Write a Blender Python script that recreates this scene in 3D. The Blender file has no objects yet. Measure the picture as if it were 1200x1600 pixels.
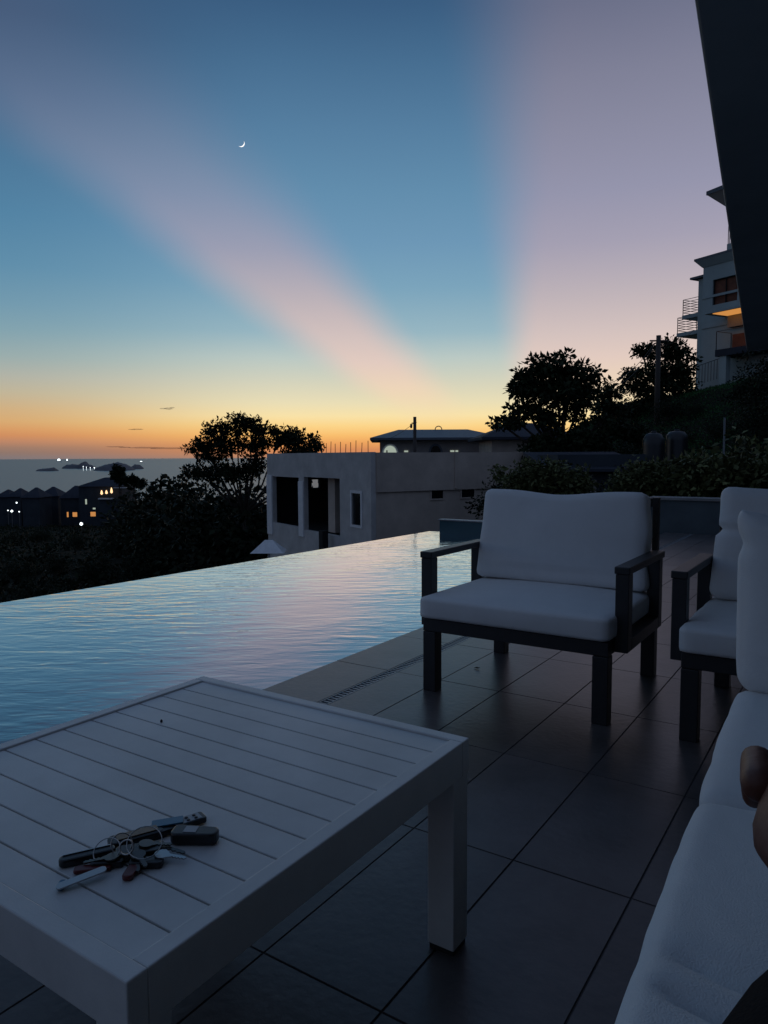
import bpy, bmesh, math, random
import numpy as np
from mathutils import Vector, Matrix, noise
R = math.radians
random.seed(7)
C = bpy.context.scene.collection
SC = bpy.context.scene

# ------------------------------------------------------------------ camera
F, PITCH, ROLL, YAW, H = 1132.0, .0759, -.00486, .585, 1.04
cy_, sy_ = math.cos(YAW), math.sin(YAW)
def c2w(x, y, z=0.0):
    """camera heading frame (x right, y ahead of the camera) -> world"""
    return Vector((cy_ * x - sy_ * y, sy_ * x + cy_ * y, z))
_fw = c2w(0, math.cos(PITCH), -math.sin(PITCH)); _r = c2w(1, 0, 0); _u = c2w(0, math.sin(PITCH), math.cos(PITCH))
_r, _u = math.cos(ROLL) * _r + math.sin(ROLL) * _u, -math.sin(ROLL) * _r + math.cos(ROLL) * _u
def ray(x, y): return _r * (x - 600) / F - _u * (y - 800) / F + _fw
def PD(x, y, D):
    """point of the landscape D metres ahead along the heading"""
    d = ray(x, y); h = d.x * -sy_ + d.y * cy_
    return Vector((0, 0, H)) + d * (D / h)
cam = bpy.data.cameras.new('camera'); co = bpy.data.objects.new('camera', cam); C.objects.link(co)
m = Matrix((_r, _u, -_fw)).transposed().to_4x4(); m.translation = Vector((0, 0, H)); co.matrix_world = m
cam.sensor_fit = 'VERTICAL'; cam.sensor_height = 24; cam.lens = 24 * F / 1600
cam.clip_start = .02; cam.clip_end = 300000
SC.camera = co
SC.view_settings.view_transform = 'Standard'; SC.view_settings.look = 'None'
SC.view_settings.exposure = 0.0; SC.view_settings.gamma = 1
SC.render.film_transparent = False

# ------------------------------------------------------------------ world: dusk sky, sun just below the horizon, no sun lamp
def lin(c, g=1.0):
    o = []
    for v in c:
        v = v / 255.0
        o.append((v / 12.92 if v <= .04045 else ((v + .055) / 1.055) ** 2.4) * g)
    return (*o, 1)
W = bpy.data.worlds.new('World'); SC.world = W; W.use_nodes = True
nt = W.node_tree; N = nt.nodes; L = nt.links
bg = N['Background']
def nd(t, **k):
    n = N.new(t)
    for a, b in k.items(): setattr(n, a, b)
    return n
def mth(op, a, b=None, clamp=False):
    n = nd('ShaderNodeMath', operation=op, use_clamp=clamp)
    for i, v in enumerate((a, b)):
        if v is None: continue
        if isinstance(v, (int, float)): n.inputs[i].default_value = v
        else: L.new(v, n.inputs[i])
    return n.outputs[0]
def mixc(f, a, b):
    n = nd('ShaderNodeMix', data_type='RGBA', clamp_factor=True)
    L.new(f, n.inputs[0]) if not isinstance(f, float) else setattr(n.inputs[0], 'default_value', f)
    L.new(a, n.inputs[6]); L.new(b, n.inputs[7]); return n.outputs[2]
def ramp(fac, stops, interp='LINEAR'):
    n = nd('ShaderNodeValToRGB'); L.new(fac, n.inputs[0]); r = n.color_ramp; r.interpolation = interp
    while len(r.elements) > 1: r.elements.remove(r.elements[-1])
    for i, (p, c) in enumerate(sorted(stops, key=lambda s: s[0])):
        e = r.elements[0] if i == 0 else r.elements.new(p)
        e.position = p; e.color = c
    return n.outputs[0]
def mrange(v, a, b, c=0., d=1., smooth=True):
    n = nd('ShaderNodeMapRange', interpolation_type='SMOOTHSTEP' if smooth else 'LINEAR')
    L.new(v, n.inputs[0])
    for i, x in enumerate((a, b, c, d)): n.inputs[i + 1].default_value = x
    return n.outputs[0]
geo = nd('ShaderNodeTexCoord').outputs['Generated']
def dot(v):
    n = nd('ShaderNodeVectorMath', operation='DOT_PRODUCT'); L.new(geo, n.inputs[0]); n.inputs[1].default_value = v
    return n.outputs['Value']
sep = nd('ShaderNodeSeparateXYZ'); L.new(geo, sep.inputs[0]); zz = sep.outputs[2]
def zof(py, px):
    return max(.0, ray(px, py).normalized().z)
class Fan:
    '''angle round a point near the sunken sun, for the shafts that spread from it'''
    def __init__(f, px, py):
        f.v = ray(px, py).normalized(); f.R = f.v.cross(Vector((0, 0, 1))).normalized(); f.U = f.R.cross(f.v).normalized()
        f.th = mth('ARCTAN2', mth('MULTIPLY', dot(f.R), -1.0), dot(f.U))
    def at(f, px, py):
        d = ray(px, py).normalized(); return math.atan2(-d.dot(f.R), d.dot(f.U))
f1, f2 = Fan(905, 862), Fan(812, 780)
_nz = nd('ShaderNodeTexNoise'); _nz.inputs['Scale'].default_value = 3.2; _nz.inputs['Detail'].default_value = 4; L.new(geo, _nz.inputs[0])
haze_v = mth('SUBTRACT', _nz.outputs[0], .5)
f1.th = mth('ADD', f1.th, mth('MULTIPLY', haze_v, .10)); f2.th = mth('ADD', f2.th, mth('MULTIPLY', haze_v, .08))
# elevation position is square-rooted so that the low bands get room on the ramp
zpos = mth('SQRT', mth('MAXIMUM', zz, 0.0))
def st(tab, px): return [(math.sqrt(zof(y, px)), lin(c)) for y, c in tab] + [(.88, lin((74, 97, 130))), (1.0, lin((74, 97, 130)))]
rL = ramp(zpos, st([(714, (130, 118, 118)), (707, (142, 118, 108)), (699, (158, 124, 106)), (690, (188, 134, 104)), (681, (208, 142, 96)),
    (671, (216, 156, 102)), (659, (216, 170, 115)), (640, (208, 175, 130)), (615, (192, 180, 152)), (590, (176, 178, 166)), (560, (152, 172, 172)),
    (520, (128, 162, 174)), (480, (112, 153, 174)), (420, (93, 141, 170)), (340, (80, 130, 163)), (250, (74, 118, 152)), (150, (66, 101, 136)), (30, (56, 84, 117))], 100))
rC = ramp(zpos, st([(714, (175, 130, 105)), (702, (215, 140, 90)), (692, (236, 163, 95)), (680, (249, 190, 110)), (665, (252, 213, 138)),
    (650, (249, 226, 168)), (630, (234, 222, 182)), (600, (214, 212, 188)), (560, (186, 201, 196)), (520, (150, 182, 194)), (450, (122, 164, 188)),
    (380, (108, 151, 182)), (300, (97, 141, 173)), (200, (84, 126, 160)), (100, (70, 110, 145)), (0, (56, 92, 128))], 620))
rP = ramp(zpos, st([(714, (200, 150, 120)), (700, (238, 180, 120)), (670, (250, 215, 150)), (640, (246, 222, 176)), (600, (238, 213, 186)), (560, (227, 203, 192)),
    (520, (213, 194, 190)), (460, (192, 179, 184)), (380, (166, 160, 178)), (300, (150, 149, 172)), (200, (138, 138, 160)), (120, (128, 129, 151)), (0, (108, 112, 136))], 900))
az = mth('ARCTAN2', dot(c2w(1, 0, 0)), dot(c2w(0, 1, 0)))
base = mixc(mrange(az, math.atan((470 - 600) / F), math.atan((-30 - 600) / F)), rC, rL)
# two broad pink shafts spread from the sunken sun with a blue wedge between them
bandR = mth('MULTIPLY', mrange(f2.th, f2.at(725, 300), f2.at(865, 300)), mrange(dot(c2w(0, 1, 0)), .1, .7))
b1 = mth('MULTIPLY', mrange(f1.th, f1.at(490, 300), f1.at(315, 300)), mrange(f1.th, f1.at(80, 300), f1.at(250, 300)))
b1 = mth('MULTIPLY', b1, mrange(zz, zof(0, 60), zof(520, 500), .14, .95))
pink = mth('ADD', mth('MULTIPLY', bandR, .95), mth('ADD', b1, .02), clamp=True)
pink = mth('MULTIPLY', pink, mrange(zz, zof(690, 600), zof(600, 600)))
col = mixc(pink, base, rP)
# dimmer and bluer away from the sunset
away = mrange(dot(c2w(0, 1, 0)), .75, -.5)
dk = nd('ShaderNodeMix', data_type='RGBA'); L.new(away, dk.inputs[0]); L.new(col, dk.inputs[6]); dk.inputs[7].default_value = lin((84, 98, 124))
L.new(dk.outputs[2], bg.inputs[0]); bg.inputs[1].default_value = 1.0

# ------------------------------------------------------------------ materials
def mat(name, col, rough=.6, metal=0., bump=0., bscale=30., var=0., vscale=4., spec=.5, island=0., stretch=None, emit=None, estr=0.):
    m = bpy.data.materials.new(name); m.use_nodes = True; t = m.node_tree; n = t.nodes; b = n['Principled BSDF']
    b.inputs['Base Color'].default_value = (*col, 1); b.inputs['Roughness'].default_value = rough
    b.inputs['Metallic'].default_value = metal; b.inputs['Specular IOR Level'].default_value = spec
    tc = n.new('ShaderNodeTexCoord').outputs['Object']
    if stretch:
        mp = n.new('ShaderNodeMapping'); mp.inputs['Scale'].default_value = stretch; t.links.new(tc, mp.inputs[0]); tc = mp.outputs[0]
    if var or island:
        hs = n.new('ShaderNodeHueSaturation'); hs.inputs['Color'].default_value = (*col, 1)
        val = None
        if var:
            nz = n.new('ShaderNodeTexNoise'); nz.inputs['Scale'].default_value = vscale; nz.inputs['Detail'].default_value = 6; nz.inputs['Roughness'].default_value = .65
            t.links.new(tc, nz.inputs['Vector'])
            r = n.new('ShaderNodeMapRange'); r.inputs[1].default_value = .3; r.inputs[2].default_value = .7; r.inputs[3].default_value = 1 - var; r.inputs[4].default_value = 1 + var
            t.links.new(nz.outputs[0], r.inputs[0]); val = r.outputs[0]
        if island:
            g = n.new('ShaderNodeNewGeometry'); r2 = n.new('ShaderNodeMapRange'); r2.inputs[3].default_value = 1 - island; r2.inputs[4].default_value = 1 + island
            t.links.new(g.outputs['Random Per Island'], r2.inputs[0])
            if val is not None:
                mm = n.new('ShaderNodeMath'); mm.operation = 'MULTIPLY'; t.links.new(val, mm.inputs[0]); t.links.new(r2.outputs[0], mm.inputs[1]); val = mm.outputs[0]
            else: val = r2.outputs[0]
        t.links.new(val, hs.inputs['Value']); t.links.new(hs.outputs[0], b.inputs['Base Color'])
    if bump:
        nb = n.new('ShaderNodeTexNoise'); nb.inputs['Scale'].default_value = bscale; nb.inputs['Detail'].default_value = 5
        t.links.new(tc, nb.inputs['Vector']); bp = n.new('ShaderNodeBump'); bp.inputs['Distance'].default_value = bump; bp.inputs['Strength'].default_value = 1
        t.links.new(nb.outputs[0], bp.inputs['Height']); t.links.new(bp.outputs[0], b.inputs['Normal'])
    if name in ('hillside_soil', 'slate_roof', 'town_wall'): b.inputs['Specular IOR Level'].default_value = .05
    if name.startswith('leaf') or name.startswith('grass'): b.inputs['Specular IOR Level'].default_value = .12
    if emit:
        b.inputs['Emission Color'].default_value = (*emit, 1); b.inputs['Emission Strength'].default_value = estr
    return m
M = {}
M['frame'] = mat('charcoal_metal', (.022, .022, .024), .42, bump=.0004, bscale=300, var=.15, vscale=20)
M['table'] = mat('grey_painted_metal', (.66, .66, .65), .45, bump=.0003, bscale=260, var=.12, vscale=4)
M['gap'] = mat('dark_gap', (.01, .01, .01), .9)
M['tile'] = mat('porcelain_tile', (.100, .088, .088), .32, bump=.0010, bscale=40, var=.34, vscale=3.2, island=.14, spec=.45)
M['grout'] = mat('grout', (.085, .078, .08), .85, bump=.001, bscale=90)
M['grate'] = mat('grate_plastic', (.22, .24, .26), .35)
M['pooltile'] = mat('pool_tile', (.03, .09, .11), .35, bump=.0006, bscale=50, var=.1)
M['coping'] = mat('coping_stone', (.30, .29, .29), .45, var=.15, bump=.001)
M['concrete'] = mat('raw_concrete', (.55, .53, .51), .85, bump=.008, bscale=9, var=.18, vscale=1.2)
M['render'] = mat('cement_render', (.55, .46, .39), .9, bump=.006, bscale=12, var=.18, vscale=.9)
M['trimwhite'] = mat('pale_trim', (.78, .79, .80), .6, var=.1)
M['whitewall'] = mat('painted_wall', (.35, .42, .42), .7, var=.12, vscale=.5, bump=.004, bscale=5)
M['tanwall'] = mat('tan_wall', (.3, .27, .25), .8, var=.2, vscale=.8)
M['darkroof'] = mat('dark_roof', (.10, .115, .14), .55, var=.15, vscale=3, bump=.01, bscale=14)
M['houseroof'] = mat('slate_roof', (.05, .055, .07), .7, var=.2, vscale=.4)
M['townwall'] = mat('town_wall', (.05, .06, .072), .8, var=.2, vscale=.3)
M['glass'] = mat('dark_glass', (.01, .012, .014), .08, spec=.6)
M['shade'] = mat('room_shade_and_dark_parts', (.012, .011, .011), .9)  # near-black colour carries the shade of unlit rooms; also serves plain dark parts
M['curtain'] = mat('reddish_curtain', (.16, .055, .03), .8, var=.3, vscale=2)
M['wood'] = mat('weathered_pole', (.06, .05, .045), .85, var=.3, vscale=2, stretch=(1, 1, .1))
M['steel'] = mat('rebar', (.07, .04, .03), .7)
M['rail'] = mat('railing_metal', (.10, .11, .12), .5)
M['wire'] = mat('cable', (.02, .02, .02), .6)
M['bark'] = mat('bark', (.045, .035, .028), .95, bump=.02, bscale=8, var=.3)
M['leafA'] = mat('leaf_broad', (.022, .033, .015), .55, island=.45, var=.3, vscale=.6)
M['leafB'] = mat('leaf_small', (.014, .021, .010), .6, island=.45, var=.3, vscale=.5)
M['leafC'] = mat('leaf_hedge', (.11, .12, .05), .5, island=.5, var=.5, vscale=1.1)
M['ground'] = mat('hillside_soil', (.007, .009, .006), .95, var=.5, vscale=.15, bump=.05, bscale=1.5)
M['grass'] = mat('grass_blades', (.030, .090, .030), .8, island=.5, var=.4, vscale=.3)
M['tank'] = mat('black_tank', (.012, .014, .018), .38)
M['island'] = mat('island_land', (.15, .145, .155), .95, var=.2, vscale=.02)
M['ship'] = mat('ship_paint', (.5, .5, .5), .6)
M['soffit'] = mat('painted_soffit', (.36, .40, .42), .7, var=.12, vscale=1.5)
M['housewall'] = mat('house_wall', (.5, .5, .49), .8, var=.1, vscale=1)
M['skin'] = mat('skin', (.13, .048, .03), .5, bump=.0006, bscale=150)
M['trousers'] = mat('black_cotton', (.012, .011, .012), .95, bump=.001, bscale=400, spec=.15)
M['shirt'] = mat('dark_shirt', (.03, .035, .05), .9, spec=.2)
M['hair'] = mat('hair', (.01, .008, .007), .7)
M['chrome'] = mat('key_steel', (.42, .42, .42), .28, 1.0)
M['darksteel'] = mat('dull_key_metal', (.12, .115, .11), .35, 1.0)
M['fobblack'] = mat('fob_plastic', (.012, .012, .014), .3)
M['fobtan'] = mat('fob_tan', (.22, .14, .08), .4)
M['fobred'] = mat('fob_red', (.11, .010, .010), .35)
M['fobblue'] = mat('fob_blue', (.04, .16, .26), .3)
M['fobgrey'] = mat('fob_grey', (.32, .33, .36), .35)
M['cloud'] = mat('cloud_vapour', (.30, .22, .22), 1.0, spec=0); M['cloud'].node_tree.nodes['Principled BSDF'].inputs['Alpha'].default_value = .22
def em(name, c, s): return mat(name, (.02, .02, .02), .5, emit=c, estr=s)
M['warm'] = em('warm_light', (1, .42, .12), .55)
M['warmdim'] = em('warm_glow', (1, .42, .10), .6)
M['warmhot'] = em('warm_lamp', (1, .62, .32), 1.6)
M['whitehot'] = em('white_lamp', (.85, .95, 1), 3)
M['palewin'] = em('pale_window', (.62, .72, .6), .55)
M['moon'] = em('moonlight', (1, .98, .95), 1.3)
def fabric():
    m = mat('white_cushion_fabric', (.76, .76, .76), .9, spec=.2, var=.04, vscale=6)
    t = m.node_tree; n = t.nodes; b = n['Principled BSDF']
    tc = n.new('ShaderNodeTexCoord').outputs['Object']
    a = n.new('ShaderNodeTexNoise'); a.inputs['Scale'].default_value = 420; a.inputs['Detail'].default_value = 2; t.links.new(tc, a.inputs[0])
    c = n.new('ShaderNodeTexNoise'); c.inputs['Scale'].default_value = 7; c.inputs['Detail'].default_value = 4; c.inputs['Distortion'].default_value = .6; t.links.new(tc, c.inputs[0])
    b1 = n.new('ShaderNodeBump'); b1.inputs['Distance'].default_value = .0012; t.links.new(a.outputs[0], b1.inputs['Height'])
    b2 = n.new('ShaderNodeBump'); b2.inputs['Distance'].default_value = .008; b2.inputs['Strength'].default_value = .5; t.links.new(c.outputs[0], b2.inputs['Height'])
    t.links.new(b1.outputs[0], b2.inputs['Normal']); t.links.new(b2.outputs[0], b.inputs['Normal'])
    b.inputs['Sheen Weight'].default_value = .15
    return m
M['fabric'] = fabric()
def water(name, base, rough, maps, dist, ior=1.4, sheen=0):
    """maps: list of (scale vector, rotation, noise scale, weight, distortion)"""
    m = bpy.data.materials.new(name); m.use_nodes = True; t = m.node_tree; n = t.nodes; b = n['Principled BSDF']
    b.inputs['Base Color'].default_value = (*base, 1); b.inputs['Roughness'].default_value = rough; b.inputs['IOR'].default_value = ior
    tc = n.new('ShaderNodeTexCoord').outputs['Object']; tot = None
    for s, rot, sc, w, dis in maps:
        r = n.new('ShaderNodeMapping'); r.inputs['Rotation'].default_value = (0, 0, rot); t.links.new(tc, r.inputs[0])
        p = n.new('ShaderNodeMapping'); p.inputs['Scale'].default_value = s; t.links.new(r.outputs[0], p.inputs[0])
        z = n.new('ShaderNodeTexNoise'); z.inputs['Scale'].default_value = sc; z.inputs['Detail'].default_value = 3; z.inputs['Distortion'].default_value = dis
        t.links.new(p.outputs[0], z.inputs[0])
        q = n.new('ShaderNodeMath'); q.operation = 'MULTIPLY'; q.inputs[1].default_value = w; t.links.new(z.outputs[0], q.inputs[0])
        if tot is None: tot = q.outputs[0]
        else:
            a = n.new('ShaderNodeMath'); a.operation = 'ADD'; t.links.new(tot, a.inputs[0]); t.links.new(q.outputs[0], a.inputs[1]); tot = a.outputs[0]
    if sheen:   # calmer and rougher patches
        z = n.new('ShaderNodeTexNoise'); z.inputs['Scale'].default_value = .55; z.inputs['Detail'].default_value = 1; t.links.new(tc, z.inputs[0])
        q = n.new('ShaderNodeMapRange'); q.inputs[1].default_value = .35; q.inputs[2].default_value = .68; q.inputs[3].default_value = .35; q.inputs[4].default_value = 1.25; t.links.new(z.outputs[0], q.inputs[0])
        a = n.new('ShaderNodeMath'); a.operation = 'MULTIPLY'; t.links.new(tot, a.inputs[0]); t.links.new(q.outputs[0], a.inputs[1]); tot = a.outputs[0]
    bp = n.new('ShaderNodeBump'); bp.inputs['Distance'].default_value = dist; t.links.new(tot, bp.inputs['Height']); t.links.new(bp.outputs[0], b.inputs['Normal'])
    if sheen:
        # stronger grazing reflection than a bare dielectric gives
        lw = n.new('ShaderNodeLayerWeight'); lw.inputs['Blend'].default_value = .5; t.links.new(bp.outputs[0], lw.inputs['Normal'])
        pw = n.new('ShaderNodeMath'); pw.operation = 'POWER'; pw.inputs[1].default_value = 4.0; t.links.new(lw.outputs['Facing'], pw.inputs[0])
        pm = n.new('ShaderNodeMath'); pm.operation = 'MULTIPLY'; pm.use_clamp = True; pm.inputs[1].default_value = sheen; t.links.new(pw.outputs[0], pm.inputs[0])
        gl = n.new('ShaderNodeBsdfGlossy'); gl.inputs['Roughness'].default_value = rough; gl.inputs['Color'].default_value = (.95, .97, 1, 1); t.links.new(bp.outputs[0], gl.inputs['Normal'])
        mx = n.new('ShaderNodeMixShader'); t.links.new(pm.outputs[0], mx.inputs[0]); t.links.new(b.outputs[0], mx.inputs[1]); t.links.new(gl.outputs[0], mx.inputs[2])
        t.links.new(mx.outputs[0], n['Material Output'].inputs['Surface'])
    return m
M['water'] = water('pool_water', (.02, .075, .11), .02,
    [((1, 3.6, 1), -.62, 3.3, 1.0, .5), ((1, 3.2, 1), -.35, 6.0, .26, .6), ((1, 2.6, 1), -1.0, 1.3, .9, .3)], .0046, 1.34, 1.45)
M['sea'] = water('sea_water', (.03, .065, .10), .34, [((1, 2.5, 1), -.6, .05, 1, 0)], .5)

# ------------------------------------------------------------------ mesh helpers
class MB:
    def __init__(s): s.v = []; s.f = []
    def add(s, vs, fs):
        o = len(s.v); s.v += [tuple(v) for v in vs]; s.f += [tuple(i + o for i in f) for f in fs]; return s
    def box(s, x0, x1, y0, y1, z0, z1, mtx=None):
        vs = [Vector(p) for p in ((x0, y0, z0), (x1, y0, z0), (x1, y1, z0), (x0, y1, z0), (x0, y0, z1), (x1, y0, z1), (x1, y1, z1), (x0, y1, z1))]
        if mtx: vs = [mtx @ v for v in vs]
        return s.add(vs, [(0, 3, 2, 1), (4, 5, 6, 7), (0, 1, 5, 4), (1, 2, 6, 5), (2, 3, 7, 6), (3, 0, 4, 7)])
    def tube(s, pts, r, n=8):
        pts = [Vector(p) for p in pts]; rs = r if isinstance(r, (list, tuple)) else [r] * len(pts)
        rings = []
        for i, p in enumerate(pts):
            d = (pts[min(i + 1, len(pts) - 1)] - pts[max(i - 1, 0)]).normalized()
            a = d.cross(Vector((0, 0, 1)) if abs(d.z) < .9 else Vector((1, 0, 0))).normalized(); b = d.cross(a)
            rings.append([p + (a * math.cos(2 * math.pi * k / n) + b * math.sin(2 * math.pi * k / n)) * rs[i] for k in range(n)])
        vs = [v for q in rings for v in q]; fs = []
        for i in range(len(rings) - 1):
            for k in range(n): fs.append((i * n + k, i * n + (k + 1) % n, (i + 1) * n + (k + 1) % n, (i + 1) * n + k))
        fs.append(tuple(range(n))[::-1]); fs.append(tuple((len(rings) - 1) * n + k for k in range(n)))
        return s.add(vs, fs)
    def lathe(s, prof, cx, cy, n=24):
        vs = []; fs = []
        for r, z in prof: vs += [(cx + r * math.cos(2 * math.pi * k / n), cy + r * math.sin(2 * math.pi * k / n), z) for k in range(n)]
        for i in range(len(prof) - 1):
            for k in range(n): fs.append((i * n + k, i * n + (k + 1) % n, (i + 1) * n + (k + 1) % n, (i + 1) * n + k))
        fs.append(tuple(range(n))[::-1]); fs.append(tuple((len(prof) - 1) * n + k for k in range(n)))
        return s.add(vs, fs)
    def prism(s, poly, h0, h1, mtx=None):
        n = len(poly); vs = [Vector((x, y, h0)) for x, y in poly] + [Vector((x, y, h1)) for x, y in poly]
        if mtx: vs = [mtx @ v for v in vs]
        return s.add(vs, [tuple(range(n))[::-1], tuple(range(n, 2 * n))] + [(i, (i + 1) % n, n + (i + 1) % n, n + i) for i in range(n)])
    def torus(s, c, R_, r, ax=None, n=28, k=6):
        mt = Matrix.Translation(c) @ (ax or Matrix.Identity(4)); vs = []; fs = []
        for i in range(n):
            a = 2 * math.pi * i / n
            for j in range(k):
                b = 2 * math.pi * j / k; q = R_ + r * math.cos(b); vs.append(mt @ Vector((q * math.cos(a), q * math.sin(a), r * math.sin(b))))
        for i in range(n):
            for j in range(k): fs.append((i * k + j, ((i + 1) % n) * k + j, ((i + 1) % n) * k + (j + 1) % k, i * k + (j + 1) % k))
        return s.add(vs, fs)
    def build(s, name, m, parent=None, smooth=False, bevel=0., label=None, kind=None):
        me = bpy.data.meshes.new(name); me.from_pydata(s.v, [], s.f); me.update()
        o = bpy.data.objects.new(name, me); C.objects.link(o); me.materials.append(M[m] if isinstance(m, str) else m)
        if parent: o.parent = parent
        if smooth: me.polygons.foreach_set('use_smooth', [True] * len(me.polygons))
        if bevel:
            b = o.modifiers.new('bevel', 'BEVEL'); b.width = bevel; b.segments = 2; b.limit_method = 'ANGLE'; b.harden_normals = False
        if label: o['label'] = label
        if kind: o['kind'] = kind
        return o
def tag(o, label, cat, group=None, kind=None):
    o['label'] = label; o['category'] = cat
    if group: o['group'] = group
    if kind: o['kind'] = kind
    return o
def empty(name, label, cat, loc=(0, 0, 0), rz=0., group=None):
    o = bpy.data.objects.new(name, None); C.objects.link(o); o.location = loc; o.rotation_euler = (0, 0, rz); o.empty_display_size = .2
    return tag(o, label, cat, group)
def struct(o): o['kind'] = 'structure'; return o
def copy_tree(o, parent=None):
    c = o.copy(); C.objects.link(c); c.parent = parent
    for ch in [k for k in SC.objects if k.parent == o]: copy_tree(ch, c)
    return c

def cushion(w, d, h, r=.035, crown=.02, n=26, seed=0, wr=.004, sag=0., fn=None):
    """soft rounded slab centred on x,y with its base at z=0"""
    bm = bmesh.new(); bmesh.ops.create_cube(bm, size=2)
    bmesh.ops.subdivide_edges(bm, edges=bm.edges[:], cuts=n, use_grid_fill=True)
    hw, hd, hh = w / 2, d / 2, h / 2; off = Vector((seed * 3.1, seed * 1.7, seed))
    for v in bm.verts:
        a, b, c = v.co
        def sq(t): return math.copysign(abs(t) ** .8, t)
        p = Vector((a * hw, b * hd, c * hh))
        q = Vector((max(-hw + r, min(hw - r, p.x)), max(-hd + r, min(hd - r, p.y)), max(-hh + r, min(hh - r, p.z))))
        e = p - q; l = e.length
        if l > 1e-9: q = q + e / l * r
        cr = crown * (1 - a * a) * (1 - b * b)
        if c > .0: q.z += cr * c
        q.x += math.copysign(crown * .35 * (1 - c * c) * (1 - b * b), a) * abs(a) ** 6
        q.y += math.copysign(crown * .35 * (1 - c * c) * (1 - a * a), b) * abs(b) ** 6
        nz = noise.noise(Vector((q.x * 5, q.y * 9, q.z * 6)) + off) * wr + noise.noise(Vector((q.x * 13, q.y * 17, q.z * 11)) + off) * wr * .4
        q += (q.normalized() if q.length else Vector()) * nz
        q.z += hh
        if fn: q = fn(q, a, b, c)
        v.co = q
    mb = MB(); bm.verts.ensure_lookup_table()
    mb.v = [tuple(v.co) for v in bm.verts]; mb.f = [tuple(v.index for v in f.verts) for f in bm.faces]; bm.free()
    return mb

# ------------------------------------------------------------------ terrain and sea
def interp(x, tab):
    if x <= tab[0][0]: return tab[0][1]
    for (a, u), (b, v) in zip(tab, tab[1:]):
        if x <= b: return u + (v - u) * (x - a) / (b - a)
    return tab[-1][1]
def sstep(x, a, b):
    t = max(0, min(1, (x - a) / (b - a))); return t * t * (3 - 2 * t)
def gz(x, y):
    """ground height in the camera heading frame"""
    A = interp(y, [(-60, -1.6), (5, -3.4), (12, -5), (40, -8), (100, -12), (200, -19), (262, -23), (400, -40), (600, -67), (1500, -80), (3000, -90)])
    hill = interp(x, [(-10, -2.3), (9.5, 0), (20, 5.0), (24, 5.9), (30, 7.0), (60, 9)])
    k = sstep(x, -2, 11) * sstep(y, 9, 22) * (1 - sstep(y, 62, 130))
    z = A * (1 - k) + hill * k
    side = 1 - sstep(abs(x), 350, 800); z = z * side + min(z, -80) * (1 - side)
    z += .5 * noise.noise(Vector((x * .09, y * .09, 0))) * sstep(y, 12, 30)
    return z
def ter(x, y): return c2w(x, y, gz(x, y))
xs = sorted(set([-2500, -1500, -1000, -700, -500, -350, -250] + list(range(-200, -40, 10)) + list(np.arange(-40, 60, 1.5)) + list(range(60, 200, 8)) + [250, 350, 500, 700, 1000, 1500, 2500]))
ys = sorted(set([-2500, -1500, -800, -400, -200, -100, -50, -25] + list(np.arange(-12, 90, 1.5)) + list(range(90, 320, 10)) + [340, 370, 400, 450, 500, 600, 800, 1100, 1500, 2200, 3000]))
def backfall(x, y, z): return z if y > -30 else z + (min(z, -85) - z) * sstep(-y, 300, 1200)
g = MB(); g.v = [tuple(c2w(x, y, backfall(x, y, gz(x, y)))) for y in ys for x in xs]
nx = len(xs); g.f = [(j * nx + i, j * nx + i + 1, (j + 1) * nx + i + 1, (j + 1) * nx + i) for j in range(len(ys) - 1) for i in range(nx - 1)]
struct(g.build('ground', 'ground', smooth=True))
s = MB(); n = 96; rr = [0, 800, 3000, 9000, 30000, 90000]
s.v = [(0, 0, -60)] + [(r * math.cos(2 * math.pi * k / n), r * math.sin(2 * math.pi * k / n), -60) for r in rr[1:] for k in range(n)]
s.f = [(0, 1 + k, 1 + (k + 1) % n) for k in range(n)] + [(1 + i * n + k, 1 + (i + 1) * n + k, 1 + (i + 1) * n + (k + 1) % n, 1 + i * n + (k + 1) % n) for i in range(len(rr) - 2) for k in range(n)]
struct(s.build('sea', 'sea'))

# islands far out on the water
def island(px0, px1, py, prof, depth):
    base = py; D = 61.0 * F / (base - 716.2)
    mb = MB(); k = 40; rows = 12; kx = (px1 - px0) / k
    for j in range(rows + 1):
        b = j / rows * 2 - 1
        for i in range(k + 1):
            px = px0 + kx * i; t = i / k
            h = interp(px, prof) * D / F * (1 - b * b) ** .6 * (math.sin(math.pi * t) ** .25 if 0 < t < 1 else 0)
            h += 5 * noise.noise(Vector((px * .3, b * 2, 4))) * (1 - b * b) * (1 if 0 < t < 1 else 0)
            x = (px - 600) / F * D; mb.v.append(tuple(c2w(x, D + b * depth * math.sin(math.pi * min(1, max(0, t))) ** .5, -61 + max(0, h))))
    mb.f = [(j * (k + 1) + i, j * (k + 1) + i + 1, (j + 1) * (k + 1) + i + 1, (j + 1) * (k + 1) + i) for j in range(rows) for i in range(k)]
    return struct(mb.build('island', 'island', smooth=True)), D
island(58, 92, 735.5, [(58, 2), (66, 4), (74, 3), (82, 6), (88, 4), (92, 1)], 60)
island(99, 152, 731.8, [(99, 4), (106, 7), (118, 7), (126, 6), (131, 8), (133, 12), (136, 8), (144, 6), (152, 3)], 90)
island(149, 211, 735, [(149, 4), (160, 8), (172, 10), (186, 13), (196, 11), (205, 7), (211, 4)], 110)
island(206, 225, 733, [(206, 5), (215, 8), (225, 3)], 60)
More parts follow.
